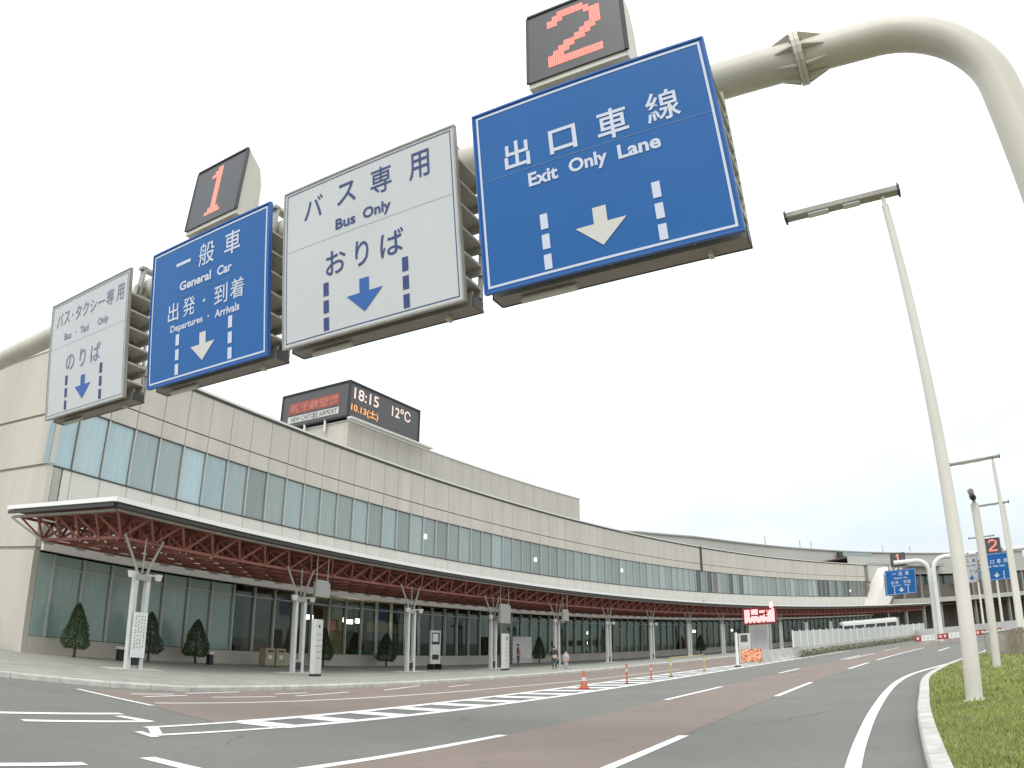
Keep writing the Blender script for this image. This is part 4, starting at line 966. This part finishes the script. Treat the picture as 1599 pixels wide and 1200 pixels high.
mb = MB(); mb.box((-.05, -.064, 2.0), (.6, .006, .5), m_); mb.box((.18, -.064, 1.3), (.3, .006, .3), m_); mb.box((-.2, -.064, 1.28), (.25, .006, .34), m_); mb.build('print', 'offwhite', t)
mb = MB(); mb.box((-.4, 0, .17), (.08, .5, .35), m_); mb.box((.4, 0, .17), (.08, .5, .35), m_); mb.build('foot', 'black', t)
for i, (s, lab) in enumerate(((12.55, 'left khaki waste bin with a white label before the glass'), (13.35, 'right khaki waste bin with a white label before the glass'))):
    t = thing('waste_bin', P(257.6, s, .15), ang(s), lab, 'bin', 'pair of khaki bins'); m_ = loc_m(s, 257.6)
    mb = MB(); board(mb, m_, .7, .55, .05, 1.0); mb.build('body', 'khaki', t, bevel=.02)
    mb = MB(); mb.box((0, -.28, .52), (.26, .01, .2), m_); mb.build('label_plate', 'white', t)
    mb = MB(); mb.box((0, -.28, .85), (.4, .02, .1), m_); mb.build('slot', 'black', t)
for s, R, lab in ((3.6, 257.9, 'small black post lamp with white top right of the first conifer'), (8.9, 257.9, 'small black post lamp with white top before the teal glass')):
    t = thing('path_light', P(R, s, .15), ang(s), lab, 'bollard light', 'low lights before the plinth'); m_ = loc_m(s, R)
    mb = MB(); board(mb, m_, .26, .26, 0, .52); mb.build('post', 'black', t)
    mb = MB(); board(mb, m_, .30, .30, .52, .64); mb.build('cap', 'white', t)
# hanging signs under the canopy
for s, w_, z0, z1, R, lab in ((9.9, 1.0, 3.75, 4.45, 251.4, 'grey hanging sign under the canopy above the tall pylon'), (27.5, 1.3, 3.2, 4.4, 251.3, 'grey hanging sign under the canopy by the fourth column'), (36.3, .9, 3.6, 4.4, 251.3, 'grey hanging sign under the canopy between far columns')):
    t = thing('hanging_sign', P(R, s, z0), ang(s), lab, 'hanging sign', 'signs hung under the canopy'); m_ = loc_m(s, R, 0)
    mb = MB(); board(mb, m_, w_, .18, z0, z1); mb.build('box', 'sign_grey', t); mb = MB(); board(mb, loc_m(s, R, 0), w_*.9, .05, z1, z1+.1)
    mb.bar(m_ @ Vector((-w_*.4, 0, z1)), m_ @ Vector((-w_*.4, 0, zt)), .04); mb.bar(m_ @ Vector((w_*.4, 0, z1)), m_ @ Vector((w_*.4, 0, zt)), .04); mb.build('hanger', 'greymetal', t)
# ticket office / white panel behind the standing person
t = thing('information_panel', P(257.5, 39.5, .15), ang(39.5), 'white information panel behind the person in red', 'panel'); pi_ = on_arc(815, 1010, 258.0); m_ = Matrix.Translation(Vector((pi_.x, pi_.y, .15))) @ Matrix.Rotation(ang(38.4), 4, 'Z')
mb = MB(); board(mb, m_, 3.0, .12, .5, 2.35); mb.build('panel', 'white', t); mb = MB(); board(mb, m_, 3.1, .1, .05, .5); mb.build('base', 'offwhite', t)
# handrail at the far left
t = thing('handrail', P(257.0, -3.0, .15), ang(-3), 'thin metal handrail beside the plain end wall', 'handrail'); mb = MB()
q = [G(26, 1013, .15), G(-60, 1009, .15)]
d_ = (q[1]-q[0]); 
for k in range(5):
    p_ = q[0]+d_*k/4; mb.tube([p_, p_+Vector((0, 0, 1.15))], .022, 6)
for z in (1.15, .3): mb.tube([q[0]+Vector((0, 0, z)), q[1]+Vector((0, 0, z))], .022, 6)
mb.build('rails', 'greymetal', t)

# traffic cones, delineators and barriers on the hatched island
def cone_proto():
    t = thing('traffic_cone', (0, 0, 0), 0, 'x', 'traffic cone')
    mb = MB(); mb.box((0, 0, .02), (.40, .40, .04)); mb.build('base', 'red', t)
    mb = MB(); mb.tube([(0, 0, .04), (0, 0, .70)], [.15, .03], 16); mb.build('cone_body', 'orange', t, smooth=True)
    mb = MB(); mb.tube([(0, 0, .30), (0, 0, .44)], [.106, .078], 16, caps=False); mb.build('reflective_band', 'offwhite', t, smooth=True); return t
cn = cone_proto(); cn.location = G(912, 1076); cn['label'] = 'red traffic cone standing on the hatched island marking'
def deline(px, py, hgt, mtl, lab, r=.04):
    b = G(px, py); t = thing('delineator_post', tuple(b), 0, lab, 'marker post', 'marker posts on the hatched island')
    mb = MB(); mb.tube([b+Vector((0, 0, .02)), b+Vector((0, 0, hgt))], r, 10); mb.build('post', mtl, t, smooth=True)
    mb = MB(); mb.tube([b, b+Vector((0, 0, .05))], .12, 12); mb.build('base', 'black', t)
    mb = MB(); mb.tube([b+Vector((0, 0, hgt*.62)), b+Vector((0, 0, hgt*.76))], r*1.08, 10); mb.build('band', 'offwhite', t); return b
deline(979, 1069, .85, 'orange', 'thin orange marker post right of the traffic cone')
deline(1017, 1062, .72, 'orange', 'short thin orange marker post left of the bar barrier')
p1 = deline(1048, 1058, .95, 'yellow', 'black and yellow post carrying the left end of the bar', .05)
p2 = deline(1100, 1048, .9, 'yellow', 'black and yellow post carrying the right end of the bar', .05)
t = thing('bar_barrier', tuple((p1+p2)/2), 0, 'thin yellow bar resting across two marker posts', 'barrier bar'); mb = MB(); mb.tube([p1+Vector((0, 0, .935)), p2+Vector((0, 0, .915))], .025, 8); mb.build('bar', 'yellow', t)
b = G(1152, 1042); t = thing('gate_post', tuple(b), 0, 'tall white gate post at the head of the parapet', 'post'); mb = MB(); mb.box((0, 0, 1.05), (.16, .16, 2.1), Matrix.Translation(b)); mb.build('post', 'white', t, bevel=.02); mb = MB(); mb.box((0, 0, .05), (.3, .3, .1), Matrix.Translation(b)); mb.build('foot', 'black', t)
# orange-lit board and low parapet wall with white fence panels
b = G(1174, 1036); rz = math.atan2(G(1188, 1033).y-G(1160, 1036).y, G(1188, 1033).x-G(1160, 1036).x)
t = thing('orange_barrier_board', tuple(b), 0, 'glowing orange board at the head of the low parapet wall', 'warning board')
m_ = Matrix.Translation(b) @ Matrix.Rotation(rad(-25), 4, 'Z'); mb = MB(); mb.box((0, 0, .55), (1.45, .10, .85), m_); mb.build('board', 'orange', t)
mb = MB(); rr = random.Random(5)
for i in range(16):
    for j in range(9):
        if rr.random() < .75: mb.box((-.66+i*.088, -.055, .18+j*.092), (.06, .006, .06), m_)
mb.build('light_grid', 'orange_lit', t); mb = MB(); mb.box((-.55, 0, .07), (.1, .4, .14), m_); mb.box((.55, 0, .07), (.1, .4, .14), m_); mb.build('foot', 'yellow', t)
def wall_path(pts, h0, h1, th):
    mb = MB(); V = [G(*p) for p in pts]
    for a, b in zip(V, V[1:]):
        d = (b-a).normalized(); n_ = Vector((-d.y, d.x, 0))*th/2; a2 = a; b2 = b-d*.02
        mb.hexa([a2-n_+Vector((0, 0, h0)), b2-n_+Vector((0, 0, h0)), b2+n_+Vector((0, 0, h0)), a2+n_+Vector((0, 0, h0)), a2-n_+Vector((0, 0, h1)), b2-n_+Vector((0, 0, h1)), b2+n_+Vector((0, 0, h1)), a2+n_+Vector((0, 0, h1))])
    return mb
pts = [(1190, 1034), (1215, 1030), (1245, 1026), (1280, 1021), (1320, 1015), (1370, 1008), (1420, 1001), (1450, 997)]
t = thing('parapet_wall', tuple(G(1190, 1034)), 0, 'low concrete parapet wall carrying white fence panels along the ramp', 'low wall')
wall_path(pts, 0, .78, .3).build('wall', 'kerb', t)
t = thing('panel_fence', tuple(G(1245, 1026)), 0, 'row of white fence panels standing on the low parapet', 'fence')
mb = MB(); V = [G(*p) for p in [(1240, 1027), (1280, 1021), (1320, 1015), (1370, 1008), (1420, 1001), (1446, 997.5)]]
L = sum((b-a).length for a, b in zip(V, V[1:])); npan = 22; mp_ = MB()
def along(d):
    for a, b in zip(V, V[1:]):
        l = (b-a).length
        if d <= l: return a+(b-a)*d/l, (b-a).normalized()
        d -= l
    return V[-1], (V[-1]-V[-2]).normalized()
for k in range(npan):
    a, _ = along(L*k/npan); b, _ = along(L*(k+1)/npan); d = (b-a); zt_ = 2.1 if k < 8 else 2.0
    o_ = Vector((0, 0, .79)); e = d.normalized(); n_ = Vector((-e.y, e.x, 0))*.03; a1 = a+d*.05; b1 = a+d*.95
    mb.hexa([a1-n_+o_, b1-n_+o_, b1+n_+o_, a1+n_+o_]+[p+Vector((0, 0, zt_)) for p in (a1-n_, b1-n_, b1+n_, a1+n_)])
    mp_.bar(a+o_, a+Vector((0, 0, zt_+.08)), .10)
mb.build('panel', 'offwhite', t); mp_.build('post', 'white', t)
mb = MB(); rr = random.Random(9)
for k in range(5200):
    p_, d_ = along(rr.uniform(0, 1)*L); n_ = Vector((d_.y, -d_.x, 0)); p_ = p_+n_*rr.uniform(.2, .85)+Vector((0, 0, rr.random()**1.5*.5)); q = .05
    mb.poly([p_, p_+Vector((rr.gauss(0, q), rr.gauss(0, q), rr.gauss(0, q))), p_+Vector((rr.gauss(0, q), rr.gauss(0, q), abs(rr.gauss(0, q))+.03))])
tag(mb.build('ground_cover', 'hedge'), 'low straggly ground cover along the foot of the parapet', 'ground cover', kind='stuff')

# white booth, bright red LED board and far things
def at_dist(px, py, dist):
    d = sight(px, py); h = math.hypot(d.x, d.y); return Vector((d.x/h*dist, d.y/h*dist, EYE+d.z/h*dist))
b = at_dist(1187, 990, 62); b.z = 0; m_ = Matrix.Translation(b) @ Matrix.Rotation(rad(-25), 4, 'Z')
t = thing('white_booth', tuple(b), rad(-25), 'narrow white cabinet booth under the bright red display', 'booth')
mb = MB(); mb.box((0, 0, 1.45), (1.35, 1.2, 2.9), m_); mb.build('body', 'offwhite', t); mb = MB(); mb.box((.05, -.605, 1.5), (1.0, .02, 1.9), m_); mb.build('panel', 'pale_panel', t); mb = MB(); mb.box((0, 0, 2.95), (1.5, 1.35, .1), m_); mb.build('roof', 'offwhite', t)
b = at_dist(1186, 962, 60); m_ = Matrix.Translation(b) @ Matrix.Rotation(rad(-25), 4, 'Z')
t = thing('red_led_board', (b.x, b.y, 0), rad(-25), 'bright red glowing display board on a pole before the canopy', 'LED display')
mb = MB(); m_ = m_ @ Matrix.Scale(.86, 4); mb.box((0, 0, 0), (3.15, .22, 1.6), m_); mb.build('housing', 'dark_red', t)
rows = ["####.#####..........##", "####.#####.####.#.####", "####.#####.####..#####", "####.#####.......#####", "####..........#.######", "####.#####.####..#####", "######################", "######################", "######################", "##.##.##.###.##.######"]
mb = MB(); nc = 22
for r, row in enumerate(rows):
    for c, ch in enumerate(row):
        if ch == '#': mb.box((-1.40+(c+.5)*2.8/nc, -.115, .62-(r+.5)*1.24/len(rows)), (.115, .01, .11), m_)
mb.build('lit_characters', 'led_hot', t)
mb = MB(); mb.box((1.15, -.1, .95), (.35, .06, .55), m_); mb.build('lit_arrow', 'led_hot', t)
mb = MB()
for x in (-1.0, .9): mb.tube([Vector(((m_ @ Vector((x, .0, 0))).x, (m_ @ Vector((x, .0, 0))).y, 0)), m_ @ Vector((x, 0, -.7))], .09, 10)
mb.build('leg', 'greymetal', t)
# pale kiosk left of the booth
b = at_dist(1163, 1003, 54); b.z = 0; m_ = Matrix.Translation(b) @ Matrix.Rotation(rad(-25), 4, 'Z')
t = thing('ticket_machine', tuple(b), rad(-25), 'white ticket machine kiosk left of the booth', 'kiosk'); mb = MB(); mb.box((0, 0, 1.05), (.8, .6, 2.1), m_); mb.build('body', 'offwhite', t); mb = MB(); mb.box((0, -.305, 1.75), (.5, .02, .5), m_); mb.build('screen', 'display', t); mb = MB(); mb.box((0, -.305, .9), (.55, .02, .6), m_); mb.build('panel', 'pale_panel', t)
# bus behind the fence
b = at_dist(1357, 990, 104); b.z = 0; rzb = rad(-14); m_ = Matrix.Translation(b) @ Matrix.Rotation(rzb, 4, 'Z')
t = thing('parked_bus', tuple(b), rzb, 'white bus with dark windows parked beyond the white fence', 'bus')
mb = MB(); mb.box((0, 0, 1.75), (7.4, 2.4, 2.7), m_); mb.build('body', 'white', t, bevel=.15)
mb = MB()
for k in range(5): mb.box((-2.9+k*1.45, -1.21, 2.15), (1.3, .03, .85), m_)
mb.build('window', 'busglass', t); mb = MB(); mb.box((-3.71, 0, 2.1), (.03, 2.1, 1.1), m_); mb.build('windscreen', 'busglass', t)
for x in (-2.3, 2.3):
    for y in (-1.1, 1.1): mb = MB(); mb.tube([m_ @ Vector((x, y-.12, .48)), m_ @ Vector((x, y+.12, .48))], .48, 18); mb.build('wheel', 'rubber', t)
mb = MB(); mb.box((0, 0, 3.14), (7.0, 2.2, .1), m_); mb.build('roof', 'offwhite', t)
# red and white barrier signs across the far road
for px, py, w_, lab, red in ((1440, 987, 1.9, 'small dark red barrier panel left of the far gantry posts', 1), (1448, 987, 1.5, 'white barrier panel touching the far gantry posts', 0), (1475, 989, 1.7, 'red barrier panel just right of the far gantry posts', 1), (1492, 988, 1.6, 'white barrier panel close to the near lamp post', 0), (1526, 981, 1.8, 'dark red barrier panel between near lamp and camera mast', 1), (1553, 979, 1.4, 'brownish red barrier panel right of the camera mast', 1)):
    b = at_dist(px, py, 66); m_ = Matrix.Translation(Vector((b.x, b.y, 0))) @ Matrix.Rotation(rad(-30), 4, 'Z')
    t = thing('barrier_panel', (b.x, b.y, 0), rad(-30), lab, 'barrier panel', 'barrier panels across the far road')
    mb = MB(); w_ *= .72; mb.box((0, 0, .62), (w_, .05, .46), m_); mb.build('panel', 'barrier_red' if red else 'white', t)
    mb = MB(); rr = random.Random(px)
    for k in range(3): mb.box((-w_*.3+k*w_*.3, -.03, .64), (w_*.13, .01, .2), m_)
    mb.build('marking', 'white' if red else 'offwhite', t)
    mb = MB(); mb.box((-w_*.4, 0, .16), (.06, .5, .3), m_); mb.box((w_*.4, 0, .16), (.06, .5, .3), m_); mb.build('foot', 'greymetal', t)
# pale guard rail behind them and things on the right edge
t = thing('far_parapet', tuple(at_dist(1500, 985, 74)), 0, 'long pale concrete parapet crossing behind the red and white barrier panels', 'low wall')
mb = MB(); a = at_dist(1380, 990, 112); b = at_dist(1640, 985, 70); a.z = b.z = 0; d = (b-a).normalized(); n_ = Vector((-d.y, d.x, 0))*.12
mb.hexa([a-n_, b-n_, b+n_, a+n_]+[p+Vector((0, 0, 1.25)) for p in (a-n_, b-n_, b+n_, a+n_)]); mb.build('wall', 'white', t)
b = G(1562, 1024, .13); t = thing('utility_cabinet', tuple(b), rad(-30), 'grey box cabinet on the verge right of the camera mast', 'cabinet'); m_ = Matrix.Translation(b) @ Matrix.Rotation(rad(-30), 4, 'Z')
b2 = G(1566, 1022, .13); m_ = Matrix.Translation(b2) @ Matrix.Rotation(rad(-30), 4, 'Z'); mb = MB(); mb.box((0, 0, .5), (1.3, .5, .9), m_); mb.build('body', 'greymetal', t, bevel=.02); mb = MB(); mb.box((0, 0, .97), (1.4, .6, .05), m_); mb.build('lid', 'offwhite', t)
mb = MB(); mb.box((0, 0, .03), (1.2, .45, .06), m_); mb.build('base', 'kerb', t)
b = G(1592, 1022, .13); t = thing('wooden_hoarding', tuple(b), rad(-35), 'weathered brown wooden hoarding at the right edge behind the verge', 'hoarding'); m_ = Matrix.Translation(b) @ Matrix.Rotation(rad(-35), 4, 'Z')
mb = MB()
for k in range(9): mb.box((-.35+k*.24, 0, .5+.02*(k % 3)), (.22, .05, 1.0), m_)
mb.build('board', 'wood', t); mb = MB()
for z in (.3, .85): mb.box((.6, .05, z), (2.2, .05, .1), m_)
mb.build('rail', 'wood', t)
b = G(1545, 1048, .13); 

# ------------------------------------------------------------------ people under the canopy
def chain(name, verts, edges, radii, m_, mtl, parent, root=0):
    me = bpy.data.meshes.new(name); me.from_pydata([tuple(m_ @ Vector(v)) for v in verts], edges, []); me.materials.append(M[mtl])
    o = bpy.data.objects.new(name, me); COL.objects.link(o)
    sk = o.modifiers.new('skin', 'SKIN'); sk.use_smooth_shade = True
    for i, r in enumerate(radii):
        q = me.skin_vertices[0].data[i]; q.radius = (r, r) if not isinstance(r, tuple) else r; q.use_root = (i == root)
    ss = o.modifiers.new('sub', 'SUBSURF'); ss.levels = 1; ss.render_levels = 1
    dg = bpy.context.evaluated_depsgraph_get(); nm_ = bpy.data.meshes.new_from_object(o.evaluated_get(dg)); bpy.data.objects.remove(o)
    o = bpy.data.objects.new(name, nm_); COL.objects.link(o)
    for p in nm_.polygons: p.use_smooth = True
    if parent: o.parent = parent
    return o
def person(loc, rz, hgt, top, bottom, label, pose='stand'):
    t = thing('person', tuple(loc), rz, label, 'person'); k = hgt/1.72; I = Matrix.Scale(k, 4)
    lean = .0 if pose == 'stand' else .35
    hip = (0, 0, .90); ch = (0, -lean*.55, 1.28 if not lean else 1.20); nk = (0, -lean*.8, 1.45 if not lean else 1.33); hd = (0, -lean*1.0-.01, 1.60 if not lean else 1.44)
    hx = .09; sx = .18
    kn = [(-hx, -.02, .48), (hx, -.05 if pose == 'stand' else -.12, .48)]; an = [(-hx-.01, .02, .08), (hx+.02, .0, .08)]; to = [(-hx-.02, -.15, .04), (hx+.03, -.17, .04)]
    sh = [(-sx, ch[1]*1.1, ch[2]+.11), (sx, ch[1]*1.1, ch[2]+.11)]
    el = [(-sx-.07, ch[1]*1.1+.02, ch[2]-.16), (sx+.07, ch[1]*1.1-.02, ch[2]-.16)]
    wr = [(-sx-.06, ch[1]*1.1-.10, ch[2]-.40), (sx+.05, ch[1]*1.1-.16, ch[2]-.36)]
    V = [hip, ch, nk, hd, (hd[0], hd[1]-.01, hd[2]+.10)]; E = [(0, 1), (1, 2), (2, 3), (3, 4)]; Rr = [.12, (.15, .11), .055, .085, .07]
    for j in (0, 1):
        b0 = len(V); V += [sh[j], el[j], wr[j]]; E += [(1, b0), (b0, b0+1), (b0+1, b0+2)]; Rr += [.055, .042, .028]
        w0 = Vector(wr[j]); b1 = len(V); V += [tuple(w0+Vector((0, -.015, -.08)))]; E += [(b0+2, b1)]; Rr += [.028]
        for f in range(4):
            b2 = len(V); o_ = Vector(((f-1.5)*.008, -.03+(f-1.5)*.016, -.09-(.07, .08, .075, .06)[f])); V += [tuple(w0+o_)]; E += [(b1, b2)]; Rr += [.009]
        b2 = len(V); V += [tuple(w0+Vector((0, -.06, -.08)))]; E += [(b0+2, b2)]; Rr += [.01]
        b0 = len(V); V += [kn[j], an[j], to[j]]; E += [(0, b0), (b0, b0+1), (b0+1, b0+2)]; Rr += [.07, .045, .035]
    chain('body', V, E, Rr, I, 'skin', t)
    V = [(0, 0, .92), ch, (nk[0], nk[1], nk[2]-.03)]; E = [(0, 1), (1, 2)]; Rr = [.14, (.175, .13), .075]
    for j in (0, 1): b0 = len(V); V += [sh[j], el[j], tuple(Vector(el[j]).lerp(Vector(wr[j]), .85))]; E += [(1, b0), (b0, b0+1), (b0+1, b0+2)]; Rr += [.075, .06, .045]
    chain('shirt', V, E, Rr, I, top, t)
    V = [(0, 0, .93)]; E = []; Rr = [.145]
    for j in (0, 1): b0 = len(V); V += [kn[j], tuple(Vector(an[j])+Vector((0, 0, .02)))]; E += [(0, b0), (b0, b0+1)]; Rr += [.085, .062]
    chain('trousers', V, E, Rr, I, bottom, t)
    for j in (0, 1): chain('shoe', [tuple(Vector(an[j])-Vector((0, -.03, .03))), to[j]], [(0, 1)], [.05, .042], I, 'black', t)
    mb = MB(); m_ = I @ Matrix.Translation(Vector(hd)+Vector((0, .02, .07)))
    rings = []
    for i in range(7):
        a = PI*i/6*.62; rr_ = .105*math.sin(a)+.001; rings.append([m_ @ Vector((math.cos(q)*rr_, math.sin(q)*rr_*1.12, .10*math.cos(a)+.01)) for q in [2*PI*k_/12 for k_ in range(12)]])
    mb.loftbox(rings[::-1]); o = MB(); o.v = mb.v; o.f = mb.f; o.mi = mb.mi
    me = bpy.data.meshes.new('hair'); me.from_pydata([tuple(v) for v in mb.v], [], mb.f); me.materials.append(M['hair'])
    for p in me.polygons: p.use_smooth = True
    h_ = bpy.data.objects.new('hair', me); COL.objects.link(h_); h_.parent = t
    mb = MB(); f0 = I @ Matrix.Translation(Vector(hd)+Vector((0, -.085, .02)))
    for x in (-.03, .03): mb.box((x, -.004, .035), (.016, .008, .008), f0)
    mb.box((0, -.002, -.035), (.035, .006, .008), f0)
    for j_, nn in enumerate(('eye', 'eye', 'mouth')):
        me = bpy.data.meshes.new(nn); me.from_pydata([tuple(v) for v in mb.v[j_*8:j_*8+8]], [], mb.f[:6]); me.materials.append(M['hair'])
        h_ = bpy.data.objects.new(nn, me); COL.objects.link(h_); h_.parent = t
    return t
pr_ = on_arc(809, 1036, 255.6); pr_.z = .15
person(pr_, ang(31)+.4, 1.66, 'shirt_red', 'trousers', 'person in a red shirt standing before the white information panel')
person(G(866, 1045, .15), ang(34)+2.2, 1.62, 'jacket', 'green_dark', 'person in a dark jacket stooping forward beside a canopy column', 'lean')
person(G(884, 1045, .15), ang(34)-1.2, 1.15, 'lavender', 'lavender', 'child in pale lavender clothes standing by the stooping person')
